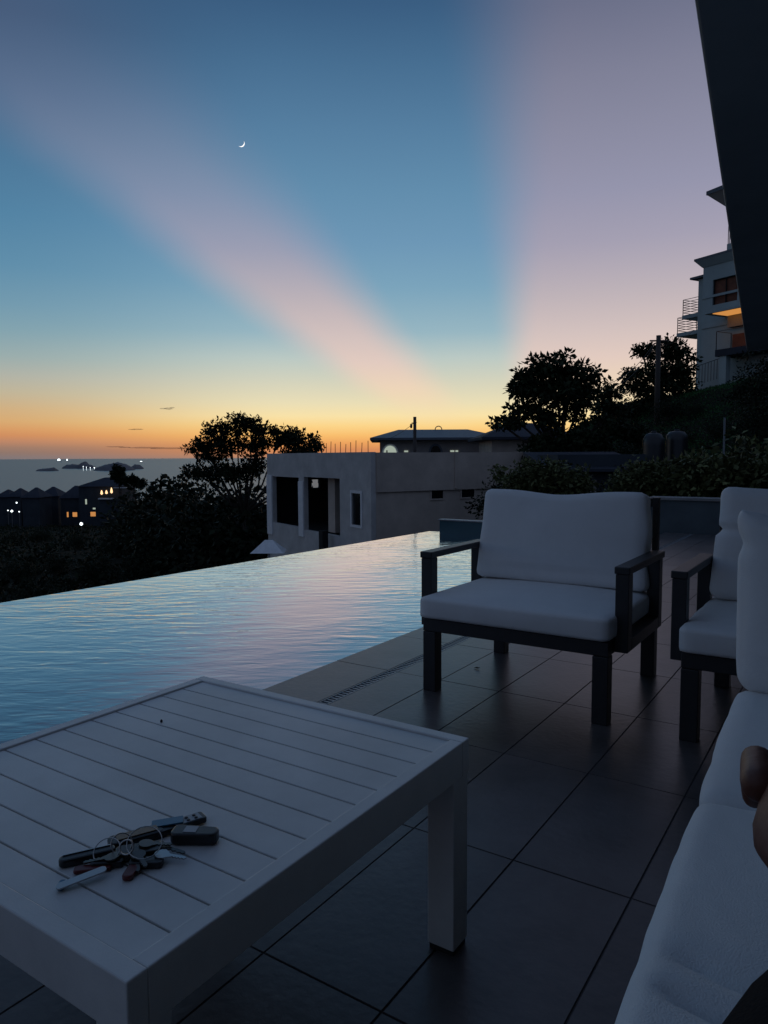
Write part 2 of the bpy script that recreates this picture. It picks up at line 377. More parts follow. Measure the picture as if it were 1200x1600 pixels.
for k, (px, py, lb) in enumerate([(130, 728.8, 'faint shore light at the foot of the pointed islet peak'), (135, 730, 'shore light between the two largest islands, second from the left'),
        (141, 730.6, 'shore light between the two largest islands, third from the left'), (147.5, 730.8, 'brightest shore light at the left tip of the largest island')]):
    p = PD(px, py, 3700); r = 1.6 + (k == 3) * 1.2
    mb = MB().lathe([(r * .2, p.z - r), (r, p.z - r * .3), (r, p.z + r * .4), (r * .3, p.z + r)], p.x, p.y, 8); mb.tube([(p.x, p.y, -61), (p.x, p.y, p.z - r)], .4, 5)
    tag(mb.build('shore_lamp', 'whitehot'), lb, 'lamp', 'shore lights on the far islands')
def ship(px, py, D, ln, lb, ax=0.0):
    p = PD(px, py, D); e = empty('ship', lb, 'ship', (p.x, p.y, -60), YAW + ax, 'lit ships on the horizon')
    b = ln * .09; z0 = p.z + 60
    MB().prism([(-ln / 2, -b), (ln * .36, -b), (ln / 2, 0), (ln * .36, b), (-ln / 2, b)], -2, z0 * .35).build('hull', 'ship', e)
    sp = MB(); sp.box(-ln * .38, ln * .22, -b * .7, b * .7, z0 * .352, z0 * .9); sp.box(-ln * .25, ln * .1, -b * .5, b * .5, z0 * .902, z0 * 1.15)
    sp.build('superstructure', 'whitehot', e)
    MB().tube([(-ln * .1, 0, z0 * 1.15), (-ln * .1, 0, z0 * 1.5)], ln * .03, 8).build('funnel', 'ship', e)
ship(92.5, 717.4, 15000, 85, 'brightest lit ship on the horizon, left of the islands')
ship(105, 717.6, 15000, 34, 'small lit ship on the horizon just right of the brightest one')
ship(221, 720.6, 12000, 58, 'lit ship on the horizon near the left tree')
# thin dusk clouds
def cloud(pts, D, lb):
    mb = MB()
    for px, py, rx, ry in pts:
        bm = bmesh.new(); bmesh.ops.create_icosphere(bm, subdivisions=3, radius=1); c = PD(px, py, D); k = D / F
        for v in bm.verts:
            nn = 1 + .45 * noise.noise(v.co * 2.2 + Vector((px, py, 0)))
            q = c2w(v.co.x * rx * k * nn, v.co.y * rx * k * .6 * nn, v.co.z * ry * k * nn); v.co = c + q
        bm.verts.ensure_lookup_table(); mb.add([v.co.copy() for v in bm.verts], [tuple(v.index for v in f.verts) for f in bm.faces]); bm.free()
    tag(mb.build('cloud', 'cloud', smooth=True), lb, 'cloud', 'small dusk clouds low over the sea')
cloud([(255, 638.3, 5, .9), (263, 638.5, 6, 1.6), (269, 637, 4, .8)], 20000, 'small grey puff of cloud above the others, upper right over the sea')
cloud([(206, 671, 5, .6), (213, 670.8, 8, .9), (220, 670.8, 4, .6)], 20000, 'short dark streak of cloud in the middle of the orange band')
cloud([(180, 698, 14, .7), (195, 699, 9, .8), (228, 699.5, 24, 1.2), (262, 700.5, 26, 1.3), (287, 701, 9, .8)], 20000, 'long thin streak of cloud just above the sea horizon')
# crescent moon
mp = PD(376.6, 223.6, 60000); dist = (mp - Vector((0, 0, H))).length; mr = dist * .0043
dirn = (mp - Vector((0, 0, H))).normalized(); rx = dirn.cross(Vector((0, 0, 1))).normalized(); ux = rx.cross(dirn)
ang0 = R(-48); poly = []
for k in range(33):
    a = ang0 - R(88) + R(176) * k / 32; poly.append((mr * math.cos(a), mr * math.sin(a)))
for k in range(31, 0, -1):
    a = -R(88) + R(176) * k / 32; u, v = .70 * mr * math.cos(a), mr * math.sin(a)
    poly.append((u * math.cos(ang0) - v * math.sin(ang0), u * math.sin(ang0) + v * math.cos(ang0)))
mt = Matrix((rx, ux, -dirn)).transposed().to_4x4(); mt.translation = mp
mb = MB()
for k in range(len(poly)): pass
mb.prism(poly, -mr * .15, mr * .15, mt)
tag(mb.build('moon', 'moon'), 'thin white crescent moon high in the blue dusk sky', 'moon')

# ------------------------------------------------------------------ terrace
PX0 = -2.22; YF = 8.85
fl = MB(); gr = MB()
xl = [PX0, -1.905]; xr = [-1.85] + [-1.6135 + .2985 * i for i in range(24)]; yl = [2.905 + .6125 * k for k in range(-11, 13)]
rnd = random.Random(3)
def tiles(xa, xb, ya, yb):
    q = .0015; dz = rnd.uniform(-.0004, .0004)
    fl.add([(xa + q, ya + q, -.004), (xb - q, ya + q, -.004), (xb - q, yb - q, -.004), (xa + q, yb - q, -.004),
            (xa + q * 1.9, ya + q * 1.9, dz), (xb - q * 1.9, ya + q * 1.9, dz), (xb - q * 1.9, yb - q * 1.9, dz), (xa + q * 1.9, yb - q * 1.9, dz)],
           [(4, 5, 6, 7), (0, 1, 5, 4), (1, 2, 6, 5), (2, 3, 7, 6), (3, 0, 4, 7)])
for a, b in zip(yl, yl[1:]):
    tiles(xl[0], xl[1], a, b)
    for c, d in zip(xr, xr[1:]): tiles(c, d, a, b)
struct(fl.build('terrace_floor', 'tile'))
gr.box(PX0 + .004, -1.905, yl[0], yl[-1], -.35, -.0035); gr.box(-1.85, xr[-1], yl[0], yl[-1], -.35, -.0035); gr.box(-1.905, -1.85, yl[0], yl[-1], -.35, -.03)
struct(gr.build('terrace_base', 'grout'))
dg = MB(); dg.box(-1.9035, -1.897, yl[0], yl[-1], -.02, -.0005); dg.box(-1.8585, -1.8515, yl[0], yl[-1], -.02, -.0005)
y = yl[0]
while y < yl[-1]: dg.box(-1.897, -1.8585, y, y + .011, -.018, -.002); y += .026
tag(dg.build('drain_grate', 'grate'), 'narrow slotted drain channel running along the pool edge tiles', 'drain')
# pool
e = empty('swimming_pool', 'infinity pool of rippled blue water beside the tiled terrace', 'pool')
YB = -3.6
def ex(y): return -5.025 + .0225 * (y - 2.85)        # the infinity edge
sh = MB()
sh.prism([(ex(YB), YB), (PX0, YB), (PX0, YF + .5), (ex(YF), YF + .5)], -1.6, -1.4)
sh.prism([(ex(YB) - .22, YB), (ex(YB), YB), (ex(YF + .5), YF + .5), (ex(YF + .5) - .22, YF + .5)], -3.6, -.035)
sh.box(PX0 - .002, PX0 + .003, YB, YF, -1.4, -.006)
sh.build('basin', 'pooltile', e)
wt = MB()
wt.prism([(ex(YB) - .23, YB), (PX0 - .001, YB), (PX0 - .001, YF + .05), (ex(YF) - .23, YF + .05)], -.45, -.016)
wt.build('water', 'water', e)
tw = MB(); tw.box(ex(YF) - .04, PX0 + .06, YF, YF + .16, -1.4, .150); tw.build('end_wall', 'pooltile', e)
tw = MB(); tw.box(ex(YF) - .06, PX0 + .08, YF - .015, YF + .12, .150, .168); tw.build('wall_cap', 'coping', e, bevel=.005)
# low planter wall at the terrace's far end
e = empty('planter_wall', 'low rendered planter wall across the far end of the terrace', 'wall', (0, 10.42, 0))
MB().box(-2.45, 5.5, 0, .22, -.34, .43).build('wall', mat('planter_render', (.10, .13, .15), .8, var=.2, vscale=2), e)
MB().box(-2.48, 5.53, -.03, .25, .43, .47).build('coping', 'coping', e, bevel=.006)
tag(MB().box(-2.75, 5.5, 10.65, 14, -3.5, .36).build('planting_bed', 'ground'), 'raised bed of dark soil behind the planter wall', 'planting bed')
# terrace roof and house behind the camera
e = empty('house', 'near house whose dark flat roof overhangs the terrace at upper right', 'house')
def rx_(y): return -.222 - .1043 * y
MB().prism([(rx_(-4.5), -4.5), (6, -4.5), (6, 10.78), (rx_(10.7), 10.62)], 2.4, 2.72).build('roof', 'soffit', e, bevel=.01)
hw = MB(); hw.box(3.4, 3.6, -4.2, 7.5, -.3, 2.399); hw.box(.4, 3.4, -4.2, -4.0, -.3, 2.399); hw.build('wall', 'housewall', e)
d = MB(); d.box(3.36, 3.399, .5, 3.2, .02, 2.1); fr = d.build('sliding_door', 'glass', e)
d = MB(); d.box(3.34, 3.358, .44, .5, 0, 2.16); d.box(3.34, 3.358, 1.82, 1.88, 0, 2.16); d.box(3.34, 3.358, 3.2, 3.26, 0, 2.16); d.box(3.34, 3.358, .5, 3.2, 2.1, 2.16); d.build('door_frame', 'frame', fr)
c = MB(); c.box(3.1, 3.38, 9.6, 9.88, -.3, 2.399); c.build('pillar', 'housewall', e)

# ------------------------------------------------------------------ armchairs
def armchair(label):
    e = empty('armchair', label, 'armchair', (-1.2, 2.74, 0), 0, 'armchairs facing the sofa group on the terrace')
    w = .41; lw = .062
    for sx in (-1, 1):
        for y0, nm in ((0, 'leg'), (.74, 'leg')):
            x0 = -w if sx < 0 else w - lw
            MB().box(x0, x0 + lw, y0, y0 + .06, 0, .268).build(nm, 'frame', e, bevel=.003)
    rl = MB(); rl.box(-w, w, 0, .06, .27, .326); rl.box(-w, w, .74, .80, .27, .326); rl.box(-w, -w + .05, .061, .739, .27, .326); rl.box(w - .05, w, .061, .739, .27, .326)
    for k in range(6): rl.box(-w + .051, w - .051, .12 + k * .1, .17 + k * .1, .295, .315)
    rl.build('seat_frame', 'frame', e, bevel=.003)
    for sx in (-1, 1):
        a = MB(); x0, x1 = sorted((sx * (w + .001), sx * (w + .053)))
        a.box(x0, x1, .075, .135, .275, .582); a.box(x0, x1, .575, .635, .275, .582); a.box(x0, x1, .136, .574, .275, .325)
        a.build('arm_frame', 'frame', e, bevel=.003)
        a = MB(); a.box(x0 - .004, x1 + .004, .07, .655, .583, .612); a.build('armrest', 'frame', e, bevel=.004)
    b = MB()
    for sx in (-1, 1):
        x0, x1 = sorted((sx * w, sx * (w - .028))); b.box(x0, x1, .765, .80, .327, .845)
    b.box(-w + .029, w - .029, .77, .795, .80, .842); b.box(-w + .029, w - .029, .77, .795, .665, .705); b.box(-w + .029, w - .029, .77, .795, .52, .56)
    b.build('back_frame', 'frame', e, bevel=.003)
    sc = cushion(.835, .74, .098, r=.02, crown=.02, seed=1, wr=.003)
    o = sc.build('seat_cushion', 'fabric', e, smooth=True); o.location = (0, .345, .328)
    def shape(q, a, b, c):
        # pillow standing up: x width, y thickness, z height
        t = q.z / .43
        q.z += .022 * abs(a) ** 2.5 * sstep(t, .6, 1) - .008 * math.cos(a * 5) * sstep(t, .7, 1)
        q.x += .016 * a * (1 - t) - .004 * a * math.sin(t * math.pi) + (.006 * math.sin(t * 11 + 1) * abs(a) ** 5 if a > 0 else 0)
        if t > .15: q.y *= 1 + .35 * (1 - a * a) * math.sin(min(1, t) * math.pi)
        return q
    bc = cushion(.80, .12, .425, r=.032, crown=.010, seed=4, wr=.004, fn=shape)
    o = bc.build('back_cushion', 'fabric', e, smooth=True); o.location = (0, .575, .432); o.rotation_euler = (R(-10), 0, 0)
    return e
ch = armchair('white cushioned armchair standing whole in the middle beside the pool')
c2 = copy_tree(ch); c2.location = (-.12, 2.75, 0)
c2['label'] = 'white cushioned armchair half hidden at the right behind the upright sofa pillow'
for o in [k for k in SC.objects if k.parent == c2 and k.name.startswith('back_cushion')]:
    def shape2(q, a, b, c):
        t = q.z / .46
        q.z += .020 * abs(a) ** 2.5 * sstep(t, .6, 1)
        notch = math.exp(-((t - .63) / .028) ** 2)
        q.x -= .022 * a * notch * abs(a) ** 2; q.x += .026 * a * (1 - t) * (1 if t < .63 else .3)
        q.y *= 1 + .35 * (1 - a * a) * math.sin(max(0, min(1, t)) * math.pi) - .25 * notch
        return q
    tmp = cushion(.80, .13, .46, r=.045, crown=.012, n=30, seed=9, wr=.007, fn=shape2).build('back_cushion', 'fabric', None, smooth=True)
    o.data = tmp.data; bpy.data.objects.remove(tmp); o.name = 'back_cushion'; o.location.x += .015

# ------------------------------------------------------------------ sofa along the right, with the person on it
e = empty('sofa', 'long white cushioned sofa running along the right edge of the picture', 'sofa', (-.245, 2.05, 0), R(2.4))
sf = MB()
sf.box(.05, .78, .10, .16, .27, .325); sf.box(.05, .78, -2.9, -2.84, .27, .325); sf.box(.05, .11, -2.839, .099, .27, .325); sf.box(.72, .78, -2.839, .099, .27, .325)
for k in range(12): sf.box(.111, .719, -2.7 + k * .24, -2.62 + k * .24, .29, .315)
sf.build('seat_frame', 'frame', e, bevel=.003)
for x0, y0 in ((.05, .10), (.72, .10), (.05, -1.4), (.72, -1.4), (.05, -2.9), (.72, -2.9)): MB().box(x0, x0 + .06, y0, y0 + .06, 0, .268).build('leg', 'frame', e, bevel=.003)
bf = MB(); bf.box(.752, .78, -2.9, .16, .70, .74); bf.box(.752, .78, -2.9, -2.86, .326, .699); bf.box(.752, .78, .12, .16, .326, .699)
bf.box(.12, .751, .13, .158, .62, .66); bf.box(.12, .16, .13, .158, .326, .619); bf.build('back_frame', 'frame', e, bevel=.003)
def crease(q, a, b, c):
    if c > 0:
        # pressed folds near the sitter's knee
        for (yc, sl, amp, wd) in ((-.075, .06, .006, .016), (-.125, -.04, .011, .012), (-.165, .03, .012, .011), (-.215, -.10, .007, .013)):
            d = (q.y - (yc + sl * q.x + .02 * math.sin(q.x * 9))) / wd
            q.z -= amp * math.exp(-d * d) * sstep(q.x, -.395, -.33) * (1 - sstep(q.x, -.16, .05))
        q.z -= .02 * math.exp(-((q.x + .12) ** 2 + (q.y + .2) ** 2) / .03)
        q.z += .003 * noise.noise(Vector((q.x * 9 + q.y * 14, q.y * 5, 3))) + .0018 * noise.noise(Vector((q.x * 30 + q.y * 20, q.y * 10, 8)))
    return q
for k, (ln, yc, fn, sd) in enumerate(((.70, -.33, None, 11), (.72, -1.045, crease, 12), (1.4, -2.11, None, 13))):
    o = cushion(.80, ln, .105, r=.032, crown=.014, n=60 if fn else 30, seed=sd, wr=.004, fn=fn).build('seat_cushion', 'fabric', e, smooth=True)
    o.location = (.385, yc, .328)
    o['label'] = ['far seat cushion under the upright pillow', 'creased middle seat cushion beside the knee', 'seat cushion the person sits on'][k]
for yc, ln in ((-.62, 1.0), (-2.2, 1.2)):
    o = cushion(.13, ln, .42, r=.045, crown=.01, seed=yc, wr=.006).build('back_cushion', 'fabric', e, smooth=True); o.location = (.675, yc, .435); o.rotation_euler = (0, R(8), 0)
def pil(q, a, b, c):
    t = q.z / .46
    notch = math.exp(-((t - .80) / .045) ** 2)
    q.z += .028 * (-a if a < 0 else 0) ** 6 * sstep(t, .5, 1) - .03 * sstep(t, .5, 1) * (1 - abs(a)) 
    q.x += (.012 * notch - .022 * t) * (abs(a) ** 3 if a < 0 else 0)
    q.y *= 1 + .5 * (1 - a * a) * math.sin(max(0, min(1, t)) * math.pi)
    q.y -= .01 * math.exp(-((t - .28 - .05 * a) / .03) ** 2) * (1 - a * a)
    return q
o = cushion(.62, .14, .46, r=.045, crown=.01, n=40, seed=21, wr=.008, fn=pil).build('end_pillow', 'fabric', e, smooth=True, label='plump white pillow standing upright on the far end')
o.location = (.300, .035, .420); o.rotation_euler = (R(-7), 0, R(-2.4))

# ------------------------------------------------------------------ coffee table
TX0, TX1, TY0, TY1, TZ = -1.475, -.672, .484, 1.335, .45
e = empty('coffee_table', 'grey slatted metal coffee table beside the pool with keys on it', 'table', (TX0, TY0, 0))
wX, wY = TX1 - TX0, TY1 - TY0; b = .029
fr = MB(); fr.box(0, wX, 0, b, .376, TZ); fr.box(0, wX, wY - b, wY, .376, TZ); fr.box(0, b, b + .0005, wY - b - .0005, .376, TZ); fr.box(wX - b, wX, b + .0005, wY - b - .0005, .376, TZ)
fr.build('frame', 'table', e, bevel=.0022)
sl = MB(); ys_ = [.513, .574, .640, .706, .772, .839, .904, .972, 1.037, 1.103, 1.171, 1.237, 1.306]
for a, c in zip(ys_, ys_[1:]): sl.box(b + .001, wX - b - .001, a - TY0 + .0018, c - TY0 - .0018, TZ - .016, TZ - .004)
sl.build('slats', 'table', e, bevel=.0015)
for xq in (b + .03, wX - b - .06): MB().box(xq, xq + .03, b + .001, wY - b - .001, .40, TZ - .017).build('cross_rail', 'table', e)
for x0 in (0.002, wX - .064):
    for y0 in (0.002, wY - .064):
        l = MB().box(x0, x0 + .062, y0, y0 + .062, .012, .3755).build('leg', 'table', e, bevel=.002)
        MB().box(x0 + .003, x0 + .059, y0 + .003, y0 + .059, 0, .0118).build('foot_cap', 'frame', l)
p = MB().lathe([(.0015, TZ - .0045), (.003, TZ - .002), (.0028, TZ + .001), (.001, TZ + .003)], -1.299, 1.049, 8)
tag(p.build('pebble', 'fobblack', smooth=True), 'tiny dark pebble lying on the table slats', 'pebble')
lf = MB(); c0 = Vector((-1.55, 3.159, .003))
lf.v = [tuple(c0 + Vector(v)) for v in ((-.016, 0, 0), (-.006, .007, .004), (.008, .006, .003), (.017, 0, .006), (.008, -.006, .002), (-.006, -.006, .003), (0, 0, .0065))]
lf.f = [(0, 1, 6), (1, 2, 6), (2, 3, 6), (3, 4, 6), (4, 5, 6), (5, 0, 6)]
lf.v += [(x, y, z - .0012) for x, y, z in lf.v]; lf.f += [tuple(i + 7 for i in f[::-1]) for f in lf.f] + [(i, i + 7, (i + 1) % 6 + 7, (i + 1) % 6) for i in range(6)]
tag(lf.build('fallen_leaf', 'bark'), 'tiny dry leaf on the floor tile under the middle armchair', 'leaf')

# keys -------------------------------------------------------------
KZ = TZ - .0035
e = empty('bunch_of_keys', 'bunch of keys with black fobs and steel rings lying on the table', 'keys', (-.88, .68, KZ), group=None)
def K(x, y, z=0): return Vector((x + .88, y - .68, z))
def slab(p, q, wd, h, z, name, m, rr=.006, taper=1., tilt=0., par=None, bev=.002):
    p, q = K(*p), K(*q); d = q - p; ln = d.length; a = math.atan2(d.y, d.x)
    mt = Matrix.Translation((p.x, p.y, z)) @ Matrix.Rotation(a, 4, 'Z') @ Matrix.Rotation(tilt, 4, 'Y')
    pts = []
    for cx, cyy, a0 in ((ln - rr, wd / 2 * taper - rr, 0), (rr, wd / 2 - rr, 90), (rr, -wd / 2 + rr, 180), (ln - rr, -wd / 2 * taper + rr, 270)):
        for t in range(5):
            t = R(a0 + t * 22.5); pts.append((cx + rr * math.cos(t), cyy + rr * math.sin(t)))
    return MB().prism(pts, 0, h, mt).build(name, m, par or e, bevel=bev), mt
# black remote and grey button remote at the right end
f1, mt1 = slab((-.876, .722), (-.812, .757), .032, .018, .001, 'car_remote', 'fobblack', rr=.010, taper=.82, bev=.003)
o = MB().box(.020, .040, -.009, .009, .0181, .0187, mt1).build('button_panel', 'fobgrey', f1)
f2, mt2 = slab((-.908, .716), (-.882, .793), .026, .009, .002, 'remote', 'fobblack', rr=.005, bev=.0015)
o = MB().prism([(.030, -.010), (.074, -.010), (.074, .010), (.030, .010)], .0091, .0097, mt2).build('face_plate', 'fobgrey', f2)
for ax_, ay in ((.052, .004), (.052, -.005), (.065, .004), (.065, -.005)):
    mb = MB(); mb.lathe([(.0028, 0), (.0028, .0014), (.0018, .0018)], 0, 0, 10); mb.v = [tuple(mt2 @ Vector((x + ax_, yy + ay, z + .0097))) for x, yy, z in mb.v]; mb.build('button', 'fobblack', f2)
slab((-.925, .722), (-.892, .758), .022, .0022, .0105, 'tag', 'fobblue', rr=.002, tilt=-.05, bev=.0004)
# tan and black fob in the middle
f3, mt3 = slab((-.940, .653), (-.905, .728), .030, .012, 0, 'key_fob', 'fobblack', rr=.009, bev=.003)
MB().prism([(.012, -.009), (.074, -.008), (.074, .008), (.012, .009)], .0121, .0136, mt3).build('fob_face', 'fobtan', f3, bevel=.0005)
# folded pocket knife at the left
f4, mt4 = slab((-.957, .582), (-.918, .650), .019, .012, 0, 'pocket_knife', 'fobblack', rr=.008, bev=.003)
MB().box(.006, .072, .0045, .0065, .0121, .0135, mt4).build('blade_spine', 'chrome', f4)
# silver tag/bottle opener
slab((-.905, .545), (-.878, .606), .016, .0022, .004, 'bottle_opener', 'chrome', rr=.006, tilt=-.10, bev=.0005)
slab((-.900, .548), (-.915, .562), .010, .006, 0, 'bead', 'fobblue', rr=.004)
slab((-.843, .612), (-.860, .640), .016, .008, 0, 'red_fob', 'fobred', rr=.007)
slab((-.925, .585), (-.888, .622), .016, .006, .0005, 'red_tag', 'fobred', rr=.005)
slab((-.905, .640), (-.862, .690), .030, .013, 0, 'leather_case', 'fobblack', rr=.008, bev=.002)
slab((-.872, .640), (-.832, .668), .020, .010, 0, 'leather_case', 'fobblack', rr=.006, bev=.002)
slab((-.915, .606), (-.880, .636), .014, .009, .001, 'key_case', 'fobblack', rr=.005, bev=.002)
# keys: round bow with a notched blade
def key(p, q, z, tilt=0, m='darksteel'):
    p, q = K(*p), K(*q); d = q - p; ln = d.length; a = math.atan2(d.y, d.x)
    mt = Matrix.Translation((p.x, p.y, z)) @ Matrix.Rotation(a, 4, 'Z') @ Matrix.Rotation(tilt, 4, 'Y')
    pts = [(.011 * math.cos(R(t)), .011 * math.sin(R(t))) for t in range(22, 339, 16)]
    pts += [(.014, -.004)] + [(.014 + (ln - .018) * k / 8, -.004 + (.0026 if k % 2 else 0)) for k in range(1, 8)] + [(ln - .003, -.003), (ln, .001), (ln - .003, .004), (.014, .004)]
    MB().prism(pts, 0, .0022, mt).build('key', m, e, bevel=.0003)
key((-.842, .674), (-.808, .690), .010, .10, 'chrome'); key((-.868, .652), (-.836, .640), .012, .1); key((-.880, .676), (-.850, .700), .014, .1)
key((-.872, .690), (-.822, .700), .008, .06)
key((-.878, .660), (-.842, .630), .010, .12)
key((-.895, .628), (-.925, .600), .012, .12)
def tiltm(nx_, ny_, nz_): return Vector((0, 0, 1)).rotation_difference(Vector((nx_, ny_, nz_)).normalized()).to_matrix().to_4x4()
rx1 = tiltm(.45, -.35, .85)
MB().torus(K(-.868, .664, .026), .025, .0008, rx1).build('key_ring', 'chrome', e, smooth=True)
MB().torus(K(-.908, .628, .018), .019, .0008, tiltm(.3, -.5, .8)).build('key_ring', 'chrome', e, smooth=True)
MB().torus(K(-.903, .650, .020), .015, .0010, tiltm(.75, -.35, .6)).build('key_ring', 'chrome', e, smooth=True)
MB().torus(K(-.885, .645, .022), .010, .0013, tiltm(.5, -.7, .5)).build('key_ring', 'chrome', e, smooth=True)

# ------------------------------------------------------------------ person (the sitter whose knee and hand show)
def skin_obj(name, nodes, edges, m, parent, root=0, sub=2, roots=()):
    bm = bmesh.new(); ly = bm.verts.layers.skin.verify(); vs = []
    for co_, r in nodes:
        v = bm.verts.new(co_); v[ly].radius = (r, r) if not isinstance(r, tuple) else r; vs.append(v)
    vs[root][ly].use_root = True
    for q in roots: vs[q][ly].use_root = True
    for a, b_ in edges: bm.edges.new((vs[a], vs[b_]))
    me = bpy.data.meshes.new(name); bm.to_mesh(me); bm.free(); me.materials.append(M[m])
    o = bpy.data.objects.new(name, me); C.objects.link(o); o.parent = parent
    sk = o.modifiers.new('skin', 'SKIN'); sk.use_smooth_shade = True; sk.branch_smoothing = .3
    sb = o.modifiers.new('sub', 'SUBSURF'); sb.levels = sub; sb.render_levels = sub
    return o
nodes = []; edges = []
def chain(pts, start=None):
    prev = start
    for p, r in pts:
        nodes.append((p, r)); i = len(nodes) - 1
        if prev is not None: edges.append((prev, i))
        prev = i
    return prev
pel = chain([((.10, -.24, .55), .125)])
ch_ = chain([((.10, -.27, .68), .12), ((.10, -.29, .84), .135), ((.10, -.30, .98), .11)], pel)
hd = chain([((.10, -.295, 1.06), .055), ((.10, -.28, 1.11), .055), ((.10, -.265, 1.17), .088), ((.10, -.265, 1.26), .095), ((.10, -.27, 1.32), .06)], ch_)
ls = chain([((-.06, -.28, .97), .06), ((-.055, -.12, .83), .046), ((.02, .06, .790), .040), ((.055, .22, .845), .031), ((.050, .30, .874), (.024, .020)), ((.018, .350, .884), (.032, .018)), ((.000, .400, .884), (.038, .0145)), ((.000, .432, .880), (.040, .0115))], ch_)
roots = []
# five fingers, each its own chain rooted in the palm
for ox, ln, dz in ((.030, .070, -.006), (.010, .080, -.010), (-.010, .074, -.012), (-.028, .058, -.012)):
    bx_, by_ = -.010 + ox, .418 - abs(ox - .01) * .35; roots.append(len(nodes))
    chain([((bx_ + .002, by_, .879), .0102), ((bx_ - ln * .06, by_ + .022 + ln * .3, .881), .0092), ((bx_ - ln * .12, by_ + .022 + ln * .70, .869 + dz * .4), .0086), ((bx_ - ln * .14, by_ + .020 + ln * .98, .850 + dz), .0072)])
roots.append(len(nodes)); chain([((.038, .365, .876), .0115), ((.060, .390, .868), .0105), ((.068, .425, .858), .0085)])
rs = chain([((.27, -.28, .96), .06), ((.33, -.08, .78), .046), ((.30, .10, .66), .04), ((.25, .22, .64), .03), ((.235, .28, .64), (.034, .018))], ch_)
for k in range(4): chain([((.21 + k * .018, .31, .64), .009), ((.208 + k * .018, .345, .632), .0085), ((.208 + k * .018, .375, .62), .007)], rs)
roots.append(len(nodes)); chain([((.225, .29, .642), .010), ((.198, .315, .635), .009), ((.19, .335, .63), .008)])
kn = chain([((.03, -.13, .560), .095), ((.010, .12, .690), .078), ((.030, .37, .778), .060), ((.06, .44, .63), .052), ((.085, .48, .475), .036), ((.08, .55, .452), .030), ((.07, .64, .447), .022)], pel)
chain([((.20, -.18, .55), .095), ((.34, .06, .54), .078), ((.42, .26, .52), .060), ((.34, .34, .50), .05), ((.22, .40, .475), .035), ((.15, .44, .462), .028)], pel)
pe = empty('person', 'person in black trousers sitting at the right edge, hand resting on a raised knee', 'person', (0, 0, .43))
for i_ in range(ls - 3, ls + 1 + 2 * 0): nodes[i_] = ((nodes[i_][0][0] - .013, nodes[i_][0][1] - .026, nodes[i_][0][2] - .006), nodes[i_][1])
for i_ in (ls - 2, ls - 1, ls): nodes[i_] = ((nodes[i_][0][0] - (.004 if i_ == ls - 2 else .009), nodes[i_][0][1] + .012, nodes[i_][0][2]), nodes[i_][1])
hand_ids = [q for q in range(roots[0], roots[4] + 3)]
for i_ in hand_ids: nodes[i_] = ((nodes[i_][0][0] - .001, nodes[i_][0][1] - .012, nodes[i_][0][2] - .006), nodes[i_][1])
body = skin_obj('body', [((x, y_, z - .43), r) for (x, y_, z), r in nodes], edges, 'skin', pe, 0, 2, roots)
def sub_skin(name, pts_lists, m, extra=0.0):
    nn = []; ee = []
    for lst in pts_lists:
        prev = lst[0] if isinstance(lst[0], int) else None
        for it in lst:
            if isinstance(it, int): continue
            nn.append((Vector(it[0]) - Vector((0, 0, .43)), it[1]))
            if prev is not None: ee.append((prev, len(nn) - 1))
            prev = len(nn) - 1
    return skin_obj(name, nn, ee, m, pe, 0, 2)
sub_skin('trousers', [[((.10, -.24, .56), .145), ((.10, -.26, .66), .135)],
    [0, ((.02, -.12, .570), .112), ((.000, .10, .690), .100), ((.012, .25, .745), .088), ((.026, .372, .776), .076), ((.058, .445, .635), .066), ((.084, .465, .50), .055)],
    [0, ((.20, -.17, .56), .112), ((.34, .06, .55), .095), ((.42, .26, .53), .078), ((.34, .34, .51), .066), ((.25, .385, .485), .052)]], 'trousers')
sub_skin('shirt', [[((.10, -.27, .68), .14), ((.10, -.29, .84), .155), ((.10, -.30, .97), .13)],
    [2, ((-.055, -.28, .965), .072), ((-.073, -.14, .86), .060)], [2, ((.265, -.28, .955), .072), ((.32, -.12, .81), .060)]], 'shirt')
sub_skin('hair', [[((.10, -.29, 1.22), .088), ((.10, -.285, 1.30), .085), ((.10, -.28, 1.345), .05)]], 'hair')

# ------------------------------------------------------------------ foliage
def leafmesh(clusters, lsz, seed, per=22, squash=.7):
    """clusters: (centre, radius) ; each gets folded leaf quads spread through it"""
    rg = np.random.default_rng(seed); V = []
    tot = len(clusters) * per
    cen = np.repeat(np.array([tuple(c) for c, r in clusters]), per, 0); rad = np.repeat(np.array([r for c, r in clusters]), per)
    d = rg.normal(size=(tot, 3)); d /= np.linalg.norm(d, axis=1)[:, None]
    rr_ = rg.uniform(0, 1, tot) ** .45
    pos = cen + d * (rad * rr_)[:, None] * np.array([1, 1, squash])
    ax = d + rg.normal(size=(tot, 3)) * .7; ax[:, 2] -= .15; ax /= np.linalg.norm(ax, axis=1)[:, None]
    sd = np.cross(ax, rg.normal(size=(tot, 3))); sd /= np.linalg.norm(sd, axis=1)[:, None] + 1e-9
    nm = np.cross(ax, sd)
    L_ = lsz * rg.uniform(.6, 1.35, tot)[:, None]; Wd = L_ * .26
    p0 = pos; p1 = pos + ax * L_ * .5 + sd * Wd + nm * L_ * .06; p2 = pos + ax * L_ - nm * L_ * .06; p3 = pos + ax * L_ * .5 - sd * Wd + nm * L_ * .06
    v = np.stack([p0, p1, p2, p3], 1).reshape(-1, 3)
    return v, tot
